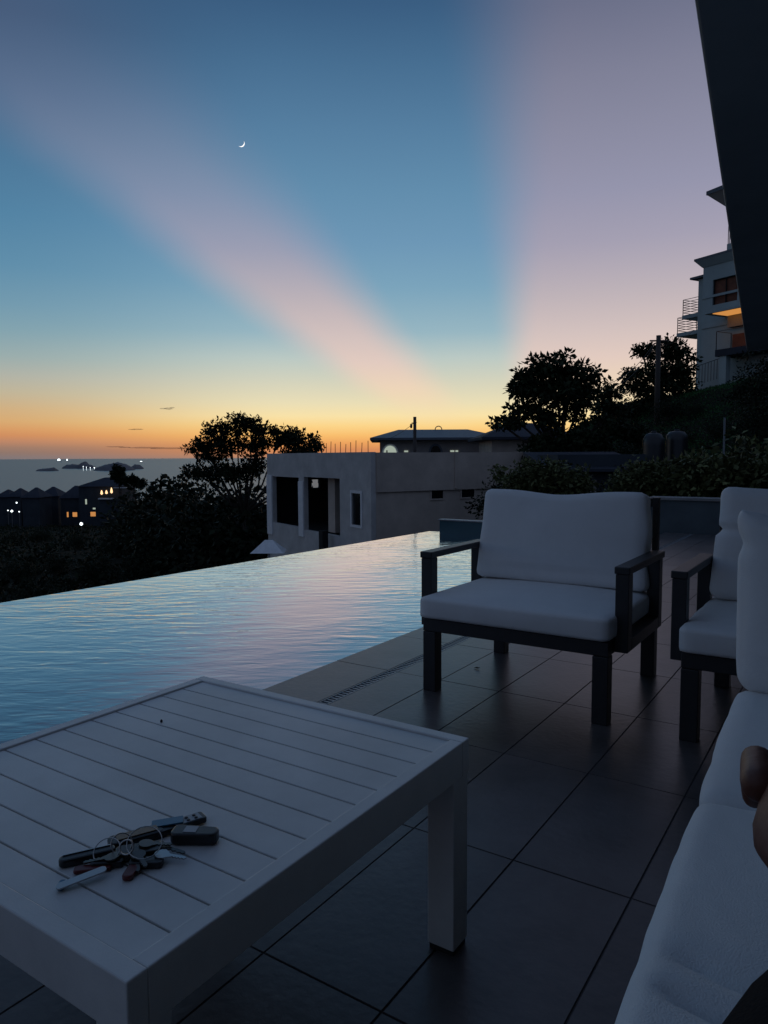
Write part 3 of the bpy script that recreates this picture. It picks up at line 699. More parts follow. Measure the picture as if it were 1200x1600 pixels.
def leaves(name, clusters, lsz, seed, m, parent=None, per=22, squash=.7):
    v, tot = leafmesh(clusters, lsz, seed, per, squash)
    me = bpy.data.meshes.new(name); me.vertices.add(len(v)); me.vertices.foreach_set('co', v.astype('f').ravel())
    me.loops.add(tot * 4); me.loops.foreach_set('vertex_index', np.arange(tot * 4, dtype='i'))
    me.polygons.add(tot); me.polygons.foreach_set('loop_start', np.arange(0, tot * 4, 4, dtype='i')); me.update(calc_edges=True)
    o = bpy.data.objects.new(name, me); C.objects.link(o); me.materials.append(M[m])
    if parent: o.parent = parent
    return o
def fill(blobs, dens, rg, rc):
    """cluster centres near the surface and inside of ellipsoid blobs (cx,cy,cz,rx,ry,rz)"""
    out = []
    for cx, cyy, cz, rx2, ry2, rz2 in blobs:
        n_ = max(3, int(dens * (rx2 * ry2 + rx2 * rz2 + ry2 * rz2)))
        for _ in range(n_):
            d = Vector((rg.gauss(0, 1), rg.gauss(0, 1), rg.gauss(0, 1))).normalized() * (rg.random() ** .4)
            out.append((Vector((cx + d.x * rx2, cyy + d.y * ry2, cz + d.z * rz2)), rc * rg.uniform(.6, 1.3)))
    return out
def px_tree(name, label, D, base_px, blobs_px, lsz, m, seed, dens=2.2, rc=.45, per=22, group=None, trunk_r=.18, depthk=.9, cat='tree', drop=None):
    """a tree standing D metres off: crown lobes given by where they stand around that distance"""
    rg = random.Random(seed); k = D / F
    bx0 = (base_px - 600) / F * D; by0 = D; z0 = gz(bx0, by0) - .2 if drop is None else drop
    e = empty(name, label, cat, c2w(bx0, by0, z0), YAW, group)
    bl = []
    for (px, py, rx2, rz2) in blobs_px:
        P = PD(px, py, D); x = (px - 600) / F * D - bx0
        bl.append((x, rg.uniform(-.25, .25) * rx2 * k, P.z - z0, rx2 * k, rx2 * k * depthk, rz2 * k))
    cl = fill(bl, dens, rg, rc)
    leaves('crown', cl, lsz, seed, m, e, per=per)
    tr = MB(); zt = min(b_[2] - b_[5] for b_ in bl); zt = max(1.2, min(zt + .3, 6))
    j = Vector((rg.uniform(-.3, .3), rg.uniform(-.3, .3), zt)); tr.tube([(0, 0, -.3), (j.x * .3, j.y * .5, zt * .5), tuple(j)], [trunk_r * 1.3, trunk_r, trunk_r * .8], 8)
    for b_ in bl:
        c = Vector(b_[:3]); mid = j.lerp(c, .5) + Vector((rg.uniform(-.3, .3), rg.uniform(-.3, .3), -.15 * (c - j).length + rg.uniform(0, .3)))
        tr.tube([tuple(j), tuple(mid), tuple(c)], [trunk_r * .6, trunk_r * .4, trunk_r * .2], 6)
        for _ in range(5):
            t = Vector((c.x + rg.uniform(-.85, .85) * b_[3], c.y + rg.uniform(-.85, .85) * b_[4], c.z + rg.uniform(-.5, .85) * b_[5]))
            m2 = c.lerp(t, .5) + Vector((0, 0, rg.uniform(-.1, .15))); tr.tube([tuple(mid.lerp(c, .6)), tuple(m2), tuple(t)], [trunk_r * .22, trunk_r * .13, trunk_r * .05], 5)
    tr.build('trunk', 'bark', e, smooth=True)
    return e
px_tree('broadleaf_tree', 'tall dark broad-leaved tree against the yellow sky, right of the white roofed house', 30, 880,
    [(862, 576, 38, 22), (898, 588, 34, 24), (828, 585, 32, 17), (806, 606, 24, 11), (840, 612, 34, 18), (915, 612, 24, 18), (876, 618, 38, 20), (858, 652, 24, 22),
     (902, 648, 18, 22), (822, 640, 26, 13), (806, 656, 24, 9), (780, 662, 20, 6), (885, 695, 55, 24), (850, 700, 35, 20), (925, 690, 28, 20), (940, 660, 14, 14)], .24, 'leafA', 5, dens=17, rc=.27, per=26, trunk_r=.15, group=None)
px_tree('broadleaf_tree', 'small dark tree in the gap between the tall tree and the utility pole', 34, 950,
    [(950, 612, 18, 16), (938, 632, 16, 12), (962, 640, 14, 12), (955, 672, 26, 18), (985, 680, 20, 14)], .22, 'leafA', 6, dens=24, rc=.28, per=24, trunk_r=.12)
px_tree('broadleaf_tree', 'dark rounded tree behind the utility pole, beside the pale apartment building', 50, 1035,
    [(1000, 550, 20, 11), (1040, 546, 26, 15), (1058, 570, 24, 24), (995, 584, 24, 13), (1030, 582, 28, 22), (1052, 610, 28, 26), (1005, 612, 24, 16), (982, 606, 14, 10), (1020, 640, 44, 20), (975, 640, 30, 14)], .26, 'leafA', 8, dens=13, rc=.42, per=28, trunk_r=.2)
px_tree('spreading_tree', 'spreading dark tree left of the concrete house, orange sky through its crown', 42, 385,
    [(372, 664, 26, 16), (345, 672, 26, 14), (318, 692, 18, 9), (300, 701, 12, 5), (330, 712, 26, 12), (398, 664, 20, 12), (415, 680, 22, 18), (440, 678, 18, 12), (462, 684, 22, 15), (488, 690, 18, 13), (500, 700, 9, 5),
     (470, 706, 26, 10), (350, 738, 40, 16), (385, 738, 26, 12), (360, 695, 34, 15), (404, 697, 17, 10), (450, 690, 26, 12),  (400, 720, 20, 18), (310, 738, 26, 10)], .20, 'leafB', 11, dens=16, rc=.31, per=28, trunk_r=.13)
px_tree('round_tree', 'small round-headed tree poking above the lit house roof by the sea', 235, 186, [(186, 735, 8, 7), (184, 742, 10, 7), (189, 749, 10, 6)], .8, 'leafB', 12, dens=6, rc=.8, per=26, trunk_r=.3)
px_tree('round_tree', 'low scrubby tree right of the small round one above the houses', 230, 208, [(200, 752, 8, 4), (209, 749, 6, 5), (219, 755, 9, 4)], 1.0, 'leafB', 13, dens=4, rc=.9, per=26, trunk_r=.3)

# hillside bushes below the terrace: one shared shape per kind, each bush its own object
def bush_proto(seed, r=1.0, lsz=.16, m='leafB', dens=9, per=20):
    rg = random.Random(seed)
    bl = [(rg.uniform(-.4, .4) * r, rg.uniform(-.4, .4) * r, r * rg.uniform(.35, 1.0), r * rg.uniform(.4, .75), r * rg.uniform(.4, .75), r * rg.uniform(.3, .55)) for _ in range(7)]
    e = empty('bush', 'x', 'bush'); leaves('foliage', fill(bl, dens / r, rg, .20 * r), lsz * r, seed, m, e, per=per)
    st_ = MB()
    for b_ in bl: st_.tube([(0, 0, -.25 * r), (b_[0] * .4, b_[1] * .4, b_[2] * .5), b_[:3]], [.05 * r, .035 * r, .015 * r], 5)
    st_.build('stem', 'bark', e)
    return e
protos = [bush_proto(31 + i, 1.0, .075, dens=26, per=20) for i in range(3)]
used = [False] * 3
places = [  # px, D, size, what sets it apart
 (250, 95, 6.6, 'beside the lit house, reaching up to the sea line'), (285, 70, 6.6, 'left of the spreading tree, up against the horizon'), (318, 58, 6.0, 'under the left side of the spreading tree'),
 (225, 120, 6.2, 'just right of the lit house terrace'), (203, 150, 5.2, 'below the lit house terrace'), (395, 50, 5.4, 'against the left wall of the concrete house'), (360, 46, 5.4, 'under the middle of the spreading tree'),
 (275, 50, 3.5, 'in the dark slope below the spreading tree'), (180, 90, 3.0, 'below and right of the brightest white lamp'), (120, 110, 1.9, 'below the orange lit windows'), (60, 130, 2.2, 'in front of the row of dark roofs'),
 (15, 120, 1.9, 'at the far left below the white lamps'), (150, 60, 2.0, 'in the middle of the dark slope beyond the pool'), (80, 65, 2.0, 'on the left slope above the pool edge'), (20, 58, 2.0, 'at the left border above the pool edge'),
 (220, 48, 2.6, 'on the dark slope halfway to the concrete house'), (310, 40, 2.6, 'on the slope left of the pale canopy'), (350, 34, 2.0, 'beside the pale canopy'), (110, 42, 2.0, 'low on the left slope near the pool edge'),
 (338, 52, 6.6, 'under the left half of the spreading tree, nearer its trunk'), (374, 44, 5.8, 'hiding the trunk of the spreading tree'), (402, 48, 6.4, 'between the spreading tree and the concrete house wall'), (300, 60, 6.0, 'at the left foot of the spreading tree'),
 (1085, 38, .8, 'on the bank below the building corner'), (960, 30, 1.6, 'at the foot of the bank beside the tall tree'), (1000, 34, 1.3, 'on the bank left of the tall utility pole'), (1040, 40, 1.3, 'on the bank just right of the tall utility pole'), (1075, 30, .8, 'on the bank above the right water tank'), (1130, 27, .8, 'on the bank behind the thin upright pole'), (1165, 22, .8, 'at the right side of the bank'), (985, 26, 1.0, 'just left of the water tanks'), (1176, 33, 1.5, 'under the lower balcony of the apartment building'), (1212, 30, 1.9, 'at the right border under the dark roof corner'), (1198, 24, 1.3, 'at the right border above the hedge'),
 (822, 23, 1.7, 'at the right end of the concrete house'), (868, 20, 1.5, 'in front of the low building, behind the middle armchair'), (925, 19, 1.25, 'in front of the low building, nearer the water tanks'), (800, 24.5, 1.6, 'hiding the right corner of the concrete house'),
 (260, 32, 1.8, 'low behind the middle of the infinity edge'), (180, 34, 1.8, 'low behind the left part of the infinity edge'), (40, 38, 1.8, 'lowest at the left border beyond the pool')]
def place(px, D, size, lb, protos, used, group, rnd_, zoff=0., zabs=None):
    i = rnd_.randrange(len(protos)); x = (px - 600) / F * D
    o = protos[i] if not used[i] else copy_tree(protos[i]); used[i] = True
    o.location = c2w(x, D, (gz(x, D) if zabs is None else zabs) + zoff); o.scale = (size * rnd_.uniform(.9, 1.2), size * rnd_.uniform(.9, 1.2), size); o.rotation_euler = (0, 0, rnd_.uniform(0, 6))
    o['label'] = lb; o['group'] = group; return o
rb_ = random.Random(5)
for px, D, sz, lb in places: place(px, D, sz, 'dark bushy shrub ' + lb, protos, used, 'shrubs on the dark slopes round the pool', rb_, -.3, zabs=(H + (716.3 - {822: 716, 868: 742, 925: 748, 800: 722}[px]) / F * D - 1.25 * sz) if px in (822, 868, 925, 800) else None)
# undergrowth nobody could count
ug = []
rg = random.Random(9)
for _ in range(1500):
    D = rg.uniform(22, 230); px = rg.uniform(-260, 420) if D > 45 else rg.uniform(-300, 400); x = (px - 600) / F * D
    ug.append((c2w(x, D, gz(x, D) + .3), .9 * (1 + D / 200)))
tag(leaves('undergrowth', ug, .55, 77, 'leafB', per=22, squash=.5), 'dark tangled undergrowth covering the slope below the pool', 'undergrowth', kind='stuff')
gg = []
for _ in range(5200):
    D = rg.uniform(20, 62); x = rg.uniform(9, 34); gg.append((c2w(x, D, gz(x, D) + .03), .8))
tag(leaves('grass', gg, .085, 78, 'grass', per=30, squash=.08), 'dark green grass covering the steep bank below the apartment building', 'grass', kind='stuff')
# hedge plants behind the planter wall
hp = [bush_proto(61 + i, 1.0, .15, 'leafC', dens=22, per=16) for i in range(3)]
hu = [False] * 3
for px, D, sz, lb in [(815, 12.5, .50, 'behind the left top corner of the middle armchair'), (850, 12.3, .52, 'behind the middle armchair, left of its centre'), (900, 12.4, .50, 'behind the centre of the middle armchair'),
    (975, 11.6, .50, 'behind the right top corner of the middle armchair'), (1012, 11.4, .50, 'between the armchair corner and the tall pole'), (1052, 11.2, .53, 'in the middle of the gap between the armchairs'),
    (1096, 10.95, .66, 'under the thin upright pole, the tallest'), (1120, 10.95, .74, 'right of the thin upright pole'), (1172, 10.95, .58, 'above the right armchair'), (1215, 10.9, .62, 'at the right border above the right armchair')]:
    place(px, D, sz, 'leafy green hedge plant ' + lb, hp, hu, 'hedge plants behind the planter wall', rb_, zabs=.22)

# ------------------------------------------------------------------ concrete house
hx, hy = (580 - 600) / F * 26, 26.0
ang = math.atan2(.525, .851)
dR = Vector((math.cos(ang), math.sin(ang))); dL = Vector((-math.sin(ang), math.cos(ang)))
e = empty('concrete_house', 'unfinished grey concrete house with empty openings beyond the pool', 'house', c2w(hx, hy, -7.4), YAW + ang)
def tL(px, off=0.):   # where along the left wall a sight line falls
    r = (px - 600) / F; return (hx - r * hy) / (-dL.x + r * dL.y)
def tR(px):
    r = (px - 600) / F; return (r * hy - hx) / (dR.x - r * dR.y)
def zL(py, t): return H + (716.3 - py) / F * (hy + dL.y * t) + 7.4
def zR(py, t): return H + (716.3 - py) / F * (hy + dR.y * t) + 7.4
def wallgrid(axis_len, ztop, th, opens, side, mb, z0=0.):
    """wall of solid pieces round rectangular openings (a0,a1,z0,z1)"""
    av = sorted({0, axis_len, *[o[0] for o in opens], *[o[1] for o in opens]}); zv = sorted({z0, ztop, *[o[2] for o in opens], *[o[3] for o in opens]})
    for a0, a1 in zip(av, av[1:]):
        run = None
        for c0, c1 in list(zip(zv, zv[1:])) + [(None, None)]:
            solid = c0 is not None and not any(o[0] < (a0 + a1) / 2 < o[1] and o[2] < (c0 + c1) / 2 < o[3] for o in opens)
            if solid: run = (run[0], c1) if run else (c0, c1)
            elif run:
                if side == 'L': mb.box(0, th, a0, a1, run[0], run[1])
                else: mb.box(a0, a1, 0, th, run[0], run[1])
                run = None
LL = tL(418); LRt = 8.2; ZT = zL(708.5, 0)
t1, t2, t3, t4 = tL(475), tL(531), tL(426), tL(467)
zo = zL(747, 0) ; zb = zL(841, t2)
oL = [(t2, t1, zb, zL(750.5, 1.6)), (t4, t3, zL(826, t4), zL(747.5, 6.5)), (tL(564), tL(550), zL(823, 1), zL(773, 1))]
mb = MB(); wallgrid(LL, ZT, .2, oL, 'L', mb); mb.build('side_wall', 'concrete', e)
mb = MB(); mb.box(.205, LRt, -.002, .2, 0, ZT - 1.45); mb.box(.205, LRt, -.09, .2, ZT - 1.448, ZT - .02)
mb.box(tR(708), tR(711.5), -.13, -.091, ZT - 1.4, ZT); mb.box(LRt - .2, LRt, .201, LL, 0, ZT); 
mb.build('front_wall', 'render', e); mb = MB()
def rear(px):
    r = (px - 600) / F; D_ = (LL - .1 + hx * dL.x + hy * dL.y) / (r * dL.x + dL.y); return Vector((r * D_ - hx, D_ - hy)).dot(dR), D_
(ra, Da), (rb2, Db) = rear(486), rear(499); rz0 = H + 7.4 + (716.3 - 764) / F * Da; rz1 = H + 7.4 + (716.3 - 751) / F * Da
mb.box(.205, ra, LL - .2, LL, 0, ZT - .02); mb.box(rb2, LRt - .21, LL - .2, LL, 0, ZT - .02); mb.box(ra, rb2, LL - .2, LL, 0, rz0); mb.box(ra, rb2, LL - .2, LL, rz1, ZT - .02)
mb.build('rear_wall', 'shade', e)  # inner surfaces coloured near black, room shade put into the colour
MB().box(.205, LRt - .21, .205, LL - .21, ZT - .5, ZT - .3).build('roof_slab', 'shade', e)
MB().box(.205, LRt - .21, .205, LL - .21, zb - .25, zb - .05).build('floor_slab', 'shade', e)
MB().box(-.05, -.001, t1 + .02, t4 - .02, zb - .3, ZT - 1.2).build('pillar_facing', 'trimwhite', e); MB().box(-.05, -.001, t3 + .02, LL - .01, zb - .5, ZT - 1.0).build('pillar_facing', 'trimwhite', e)
w0, w1, wz0, wz1 = oL[2]
f = MB(); f.box(-.03, .03, w0 - .1, w0, wz0 - .1, wz1 + .1); f.box(-.03, .03, w1, w1 + .1, wz0 - .1, wz1 + .1); f.box(-.03, .03, w0, w1, wz1, wz1 + .1); f.box(-.03, .03, w0, w1, wz0 - .1, wz0)
fo = f.build('window', 'trimwhite', e); MB().box(.05, .07, w0, w1, wz0, wz1).build('pane', 'glass', fo)
for p0, p1, q0, q1 in ((674, 692, 782, 767), (721, 741, 780, 766)):
    a0, a1 = tR(p0), tR(p1); z0, z1 = zR(q0, a0), zR(q1, a0)
    f = MB(); f.box(a0 - .06, a0, -.035, -.003, z0 - .06, z1 + .06); f.box(a1, a1 + .06, -.035, -.003, z0 - .06, z1 + .06); f.box(a0, a1, -.035, -.003, z1, z1 + .06); f.box(a0, a1, -.035, -.003, z0 - .06, z0)
    fo = f.build('window', 'render', e); MB().box(a0, a1, -.012, -.004, z0, z1).build('pane', 'glass', fo)
c0 = (tL(531) + tL(475)) / 2
MB().box(.5, .8, c0 - .25, c0 + .35, zb, ZT - .501).build('inner_pillar', 'render', e)
for k, px in enumerate((500, 507, 514, 521, 529, 537, 545, 553, 562, 572)):
    t = tL(px); 
    h = .32 + .12 * ((k * 37) % 5) / 4
    MB().tube([(.1, t, ZT - .02), (.1 + .01 * (k % 3), t, ZT + h)], .012, 6).build('rebar', 'steel', e)
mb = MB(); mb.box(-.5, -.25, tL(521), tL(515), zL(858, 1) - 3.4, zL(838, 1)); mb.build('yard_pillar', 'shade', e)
# pale canopy at the foot of the concrete house
P = PD(420, 853, 27); e = empty('canopy', 'small pale sloping canopy on a post left of the concrete house', 'canopy', (P.x, P.y, P.z), YAW)
zt = .25; MB().add([(-.62, -.5, -.22), (.62, -.5, -.22), (.62, .5, -.22), (-.62, .5, -.22), (-.15, -.05, .22), (.15, -.05, .22), (.15, .05, .22), (-.15, .05, .22)],
    [(0, 3, 2, 1), (4, 5, 6, 7), (0, 1, 5, 4), (1, 2, 6, 5), (2, 3, 7, 6), (3, 0, 4, 7)]).build('cover', 'trimwhite', e)
x = (420 - 600) / F * 27; MB().tube([(0, 0, gz(x, 27) - P.z), (0, 0, -.221)], .05, 8).build('post', 'trimwhite', e)

# ------------------------------------------------------------------ white house with hipped roof behind it
def hip(L_, Wd, h, z, ov, mb, ridge=None, inset=0):
    r0 = Wd / 2 + ov; a = ridge if ridge is not None else L_ + 2 * ov - 2 * r0
    x0, x1, y0, y1 = -ov, L_ + ov, -ov, Wd + ov; cxx = L_ / 2; yy = Wd / 2
    mb.add([(x0, y0, z), (x1, y0, z), (x1, y1, z), (x0, y1, z), (cxx - a / 2, yy, z + h), (cxx + a / 2, yy, z + h), (x0, y0, z - .14), (x1, y0, z - .14), (x1, y1, z - .14), (x0, y1, z - .14)],
        [(0, 1, 5, 4), (1, 2, 5), (2, 3, 4, 5), (3, 0, 4), (6, 9, 8, 7), (0, 6, 7, 1), (1, 7, 8, 2), (2, 8, 9, 3), (3, 9, 6, 0)])
D = 45; x0 = (594 - 600) / F * D; x1 = (772 - 600) / F * D; Wd = 7; k = D / F; ze = H + (716.3 - 691) * k; zb_ = -5.5
e = empty('hipped_roof_house', 'pale house with a low hipped metal roof and arched openings against the sunset', 'house', c2w(x0, D, zb_), YAW)
LN = x1 - x0; mb = MB()
MB().box(0, LN, .1, Wd, 0, ze - zb_).build('wall', 'tanwall', e)
mb = MB(); hip(LN, Wd, 16 * k, ze - zb_ + .16, .6, mb, ridge=116 * k); mb.build('roof', 'darkroof', e)
def arch(px0, px1, py0, py1, name, m, y_, par, grow=0.):
    w_ = (px1 - px0) / 2 * k + grow; cxx = (px0 + px1) / 2 * k - 600 * k - x0; zb2 = H + (716.3 - py1) * k - zb_; hh = (py1 - py0) * k + grow
    pts = [(cxx + w_, zb2)] + [(cxx + w_ * math.cos(R(a)), zb2 + hh * math.sin(R(a))) for a in range(10, 171, 10)] + [(cxx - w_, zb2)]
    mt = Matrix(((1, 0, 0, 0), (0, 0, 1, 0), (0, 1, 0, 0), (0, 0, 0, 1)))
    return MB().prism(pts, y_, y_ + .05, mt).build(name, m, par)
a = arch(600, 620, 699, 711, 'arched_window', 'trimwhite', .03, e, .12); arch(600, 620, 699, 711, 'pane', 'palewin', -.024, a)
MB().box((604 - 600) * k - x0, (606 - 600) * k - x0, -.05, -.028, H + (716.3 - 711) * k - zb_, H + (716.3 - 706) * k - zb_).build('window_bar', 'shade', a)
a = arch(673, 689, 699, 711, 'arched_window', 'darkroof', .03, e, .12); arch(673, 689, 699, 711, 'pane', 'glass', -.024, a)
for p0, p1 in ((632, 638), (704, 710), (712, 716)):
    MB().box((p0 - 600) * k - x0, (p1 - 600) * k - x0, .05, .099, H + (716.3 - 709) * k - zb_, H + (716.3 - 706.6) * k - zb_).build('window', 'palewin', e)
MB().torus(((LN * .55), Wd / 2, ze - zb_ + .16 + 16 * k), .22, .03, Matrix.Rotation(R(90), 4, 'X')).build('roof_hoop', 'rail', e)
# neighbouring dark roof half behind the tall tree
D2 = 38; k2 = D2 / F; x0 = (768 - 600) * k2
e = empty('dark_roofed_house', 'low house with a dark hipped roof, mostly hidden behind the tall tree', 'house', c2w(x0, D2, -3), YAW)
LN = 120 * k2; MB().box(.0, LN, 0, 5, 0, H + 25 * k2 + 3).build('wall', 'render', e)
mb = MB(); hip(LN, 5, 25 * k2, H + 25 * k2 + 3.16, .6, mb, ridge=1.2); mb.build('roof', 'houseroof', e)
# carport-like low building before the bank
D3 = 21; k3 = D3 / F; x0 = (862 - 600) * k3
e = empty('low_building', 'low flat-roofed outbuilding below the grassy bank, behind the middle armchair', 'building', c2w(x0, D3, -3), YAW)
LN = 172 * k3; zt = H + (716.3 - 714) * k3 + 3
MB().box(.3, LN - .3, .5, 4, 0, zt - .001).build('wall', 'townwall', e)
mb = MB(); mb.add([(0, 0, zt - .42), (LN, 0, zt - .42), (LN, 4.4, zt + .1), (0, 4.4, zt + .1), (0, 0, zt - .5), (LN, 0, zt - .5), (LN, 4.4, zt), (0, 4.4, zt)], [(0, 1, 2, 3), (7, 6, 5, 4), (0, 4, 5, 1), (1, 5, 6, 2), (2, 6, 7, 3), (3, 7, 4, 0)]); mb.build('roof', 'houseroof', e)
MB().box(LN * .22, LN * .45, .46, .499, zt - 2.5, zt - .75).build('shutter', 'tanwall', e)
# water tanks
def tank(px0, px1, ytop, ybot, D, lb):
    k = D / F; r = (px1 - px0) / 2 * k; x = ((px0 + px1) / 2 - 600) * k; z1 = H + (716.3 - ytop) * k; z0 = gz(x, D) - .3; hh = z1 - z0
    e = empty('water_tank', lb, 'water tank', c2w(x, D, z0), YAW, 'water tanks on the bank')
    pr_ = [(r, 0), (r, hh * .2), (r * 1.02, hh * .22), (r, hh * .24), (r, hh * .8), (r * .97, hh * .9), (r * .7, hh * .965), (r * .25, hh * .985)]
    MB().lathe(pr_, 0, 0, 32).build('tank_body', 'tank', e, smooth=True); MB().lathe([(r * .26, hh * .985), (r * .26, hh), (r * .2, hh + .02)], 0, 0, 20).build('lid', 'tank', e)
tank(1004, 1036, 679, 715, 25, 'left one of two black water tanks below the grassy bank')
tank(1040, 1072, 677, 715, 25.5, 'right one of two black water tanks below the grassy bank')

# utility poles and wires
def pole(px, ytop, D, r, lb, arm=True, mat_='wood', cat='utility pole', name='utility_pole', zbot=None):
    x = (px - 600) / F * D; z0 = gz(x, D) - .3; z1 = H + (716.3 - ytop) / F * D
    e = empty(name, lb, cat, c2w(x, D, z0), YAW)
    MB().tube([(0, 0, 0), (0, 0, z1 - z0)], [r * 1.25, r], 10).build('pole', mat_, e, smooth=True)
    return e, z1 - z0
e, h1 = pole(648.5, 654.5, 40, .09, 'wooden utility pole standing in front of the hipped roof')
MB().tube([(-.18, 0, h1 - .35), (.1, 0, h1 - .3)], .03, 6).build('cross_arm', 'wood', e); MB().lathe([(.05, h1 - .62), (.07, h1 - .5), (.05, h1 - .38)], -.2, 0, 10).build('insulator', 'tank', e)
e, h2 = pole(1024, 532, 42, .13, 'tall grey utility pole on the bank beside the apartment building')
MB().tube([(-.5, 0, h2 - .3), (.5, 0, h2 - .3)], .05, 6).build('cross_arm', 'wood', e)
e, h3 = pole(1129.5, 658, 15, .018, 'thin upright metal pole rising out of the hedge', mat_='rail', cat='pole', name='metal_pole')
def wire(a, b, sag, lb, r=.012):
    a, b = Vector(a), Vector(b); pts = [a.lerp(b, t / 12) - Vector((0, 0, sag * 4 * (t / 12) * (1 - t / 12))) for t in range(13)]
    tag(MB().tube(pts, r, 5).build('overhead_wire', 'wire'), lb, 'wire', 'overhead wires between the poles')
wire(PD(1022, 536, 42), PD(948, 600, 34), .4, 'upper wire sloping down left from the tall pole', .014)
wire(PD(1022, 540, 42), PD(950, 606, 34), .5, 'lower wire sloping down left from the tall pole', .014)
wire(PD(1025, 539, 42), PD(1084, 516, 55), .3, 'wire running right from the tall pole to the apartment building')
wire(PD(648, 660, 40), PD(590, 690, 47), .2, 'thin wire dropping left from the small utility pole')

# ------------------------------------------------------------------ apartment building on the hill
DB = 58.0; bx0 = (1090 - 600) / F * DB; angB = math.atan2(-.883, .469)
zB = H + (716.3 - 612) / F * DB - 1.5
e = empty('apartment_building', 'pale multi-storey apartment building with balconies on the hill at upper right', 'building', c2w(bx0, DB, zB), YAW + angB)
cB, sB = math.cos(angB), math.sin(angB)
def tB(px):
    r = (px - 600) / F; return (r * DB - bx0) / (cB - r * sB)
def zz_(py, t): return H + (716.3 - py) / F * (DB + sB * t) - zB
# local x runs toward the camera's right along the face, local y away behind it
ZB1 = zz_(420, 0); LB = 12
f0, f1_ = tB(1105), tB(1143); op = [(f0, f1_, zz_(487, f0), zz_(449, f0))]
mb = MB(); av = [0, f0, f1_, LB]
mb.box(0, f0, 0, .3, 0, ZB1); mb.box(f1_, LB, 0, .3, 0, ZB1); mb.box(f0, f1_, 0, .3, 0, op[0][2]); mb.box(f0, f1_, 0, .3, op[0][3], ZB1)
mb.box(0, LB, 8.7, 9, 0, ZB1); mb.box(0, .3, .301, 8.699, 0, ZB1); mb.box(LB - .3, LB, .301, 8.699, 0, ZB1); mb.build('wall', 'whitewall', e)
mb = MB()
for py in (476, 521): z = zz_(py, .1); mb.box(-.04, LB, -.06, -.002, z - .09, z + .09)
mb.build('floor_band', 'whitewall', e)
mb = MB(); z = ZB1 + .001
mb.add([(-.52, -.47, z), (LB + .6, -.47, z), (LB + .6, 9.5, z), (-.52, 9.5, z), (2, 4, z + 1.2), (LB - 2, 4, z + 1.2), (-.52, -.47, z + .16), (LB + .6, -.47, z + .16), (LB + .6, 9.5, z + .16), (-.52, 9.5, z + .16)],
    [(0, 3, 2, 1), (6, 7, 5, 4), (7, 8, 5), (8, 9, 4, 5), (9, 6, 4), (0, 1, 7, 6), (1, 2, 8, 7), (2, 3, 9, 8), (3, 0, 6, 9)]); mb.build('roof', 'darkroof', e)
fo = MB().box(f0, f1_, .20, .24, op[0][2], op[0][3]).build('window', 'curtain', e)
fb = MB(); a0 = (f0 + f1_) / 2; fb.box(a0 - .04, a0 + .04, .12, .18, op[0][2], op[0][3]); fb.box(f0, f0 + .08, .12, .18, op[0][2], op[0][3]); fb.box(f1_ - .08, f1_, .12, .18, op[0][2], op[0][3]); fb.box(f0 + .08, a0 - .04, .12, .18, op[0][3] - .08, op[0][3]); fb.box(a0 + .04, f1_ - .08, .12, .18, op[0][3] - .08, op[0][3])
fb.build('frame', 'shade', fo)
MB().add([(-.5, -.45, ZB1), (LB, -.45, ZB1), (LB, 9, ZB1), (-.5, 9, ZB1), (-.05, -.055, ZB1 - .55), (LB, -.055, ZB1 - .55), (LB, 9, ZB1 - .55), (-.05, 9, ZB1 - .55)],
    [(0, 3, 2, 1), (4, 5, 6, 7), (0, 1, 5, 4), (1, 2, 6, 5), (2, 3, 7, 6), (3, 0, 4, 7)]).build('eave_soffit', 'whitewall', e)
# upper tower set back, with its own eave
t0 = tB(1112); zu0 = zz_(400, t0); zu1 = zz_(322, t0)
MB().box(t0 + 2.2, LB, 1.0, 8, ZB1 + .25, zu1).build('upper_storey', 'whitewall', e)
zt = zu1 + .001; mb = MB(); mb.add([(t0 - .6, -.8, zt), (LB + .6, -.8, zt), (LB + .6, 8.8, zt), (t0 - .6, 8.8, zt), (t0 - .6, -.8, zt + .28), (LB + .6, -.8, zt + .28), (LB + .6, 8.8, zt + .28), (t0 - .6, 8.8, zt + .28), (t0 + 3, 3, zt + 2), (LB - 1, 3, zt + 2)],
    [(0, 3, 2, 1), (0, 1, 5, 4), (1, 2, 6, 5), (2, 3, 7, 6), (3, 0, 4, 7), (4, 5, 9, 8), (5, 6, 9), (6, 7, 8, 9), (7, 4, 8)]); mb.build('upper_roof', 'darkroof', e)
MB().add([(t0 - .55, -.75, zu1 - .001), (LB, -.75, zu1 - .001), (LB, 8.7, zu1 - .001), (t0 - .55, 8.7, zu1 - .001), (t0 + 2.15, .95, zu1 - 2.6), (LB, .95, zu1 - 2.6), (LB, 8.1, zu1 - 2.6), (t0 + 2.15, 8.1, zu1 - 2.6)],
    [(0, 3, 2, 1), (4, 5, 6, 7), (0, 1, 5, 4), (1, 2, 6, 5), (2, 3, 7, 6), (3, 0, 4, 7)]).build('upper_soffit', 'tanwall', e)
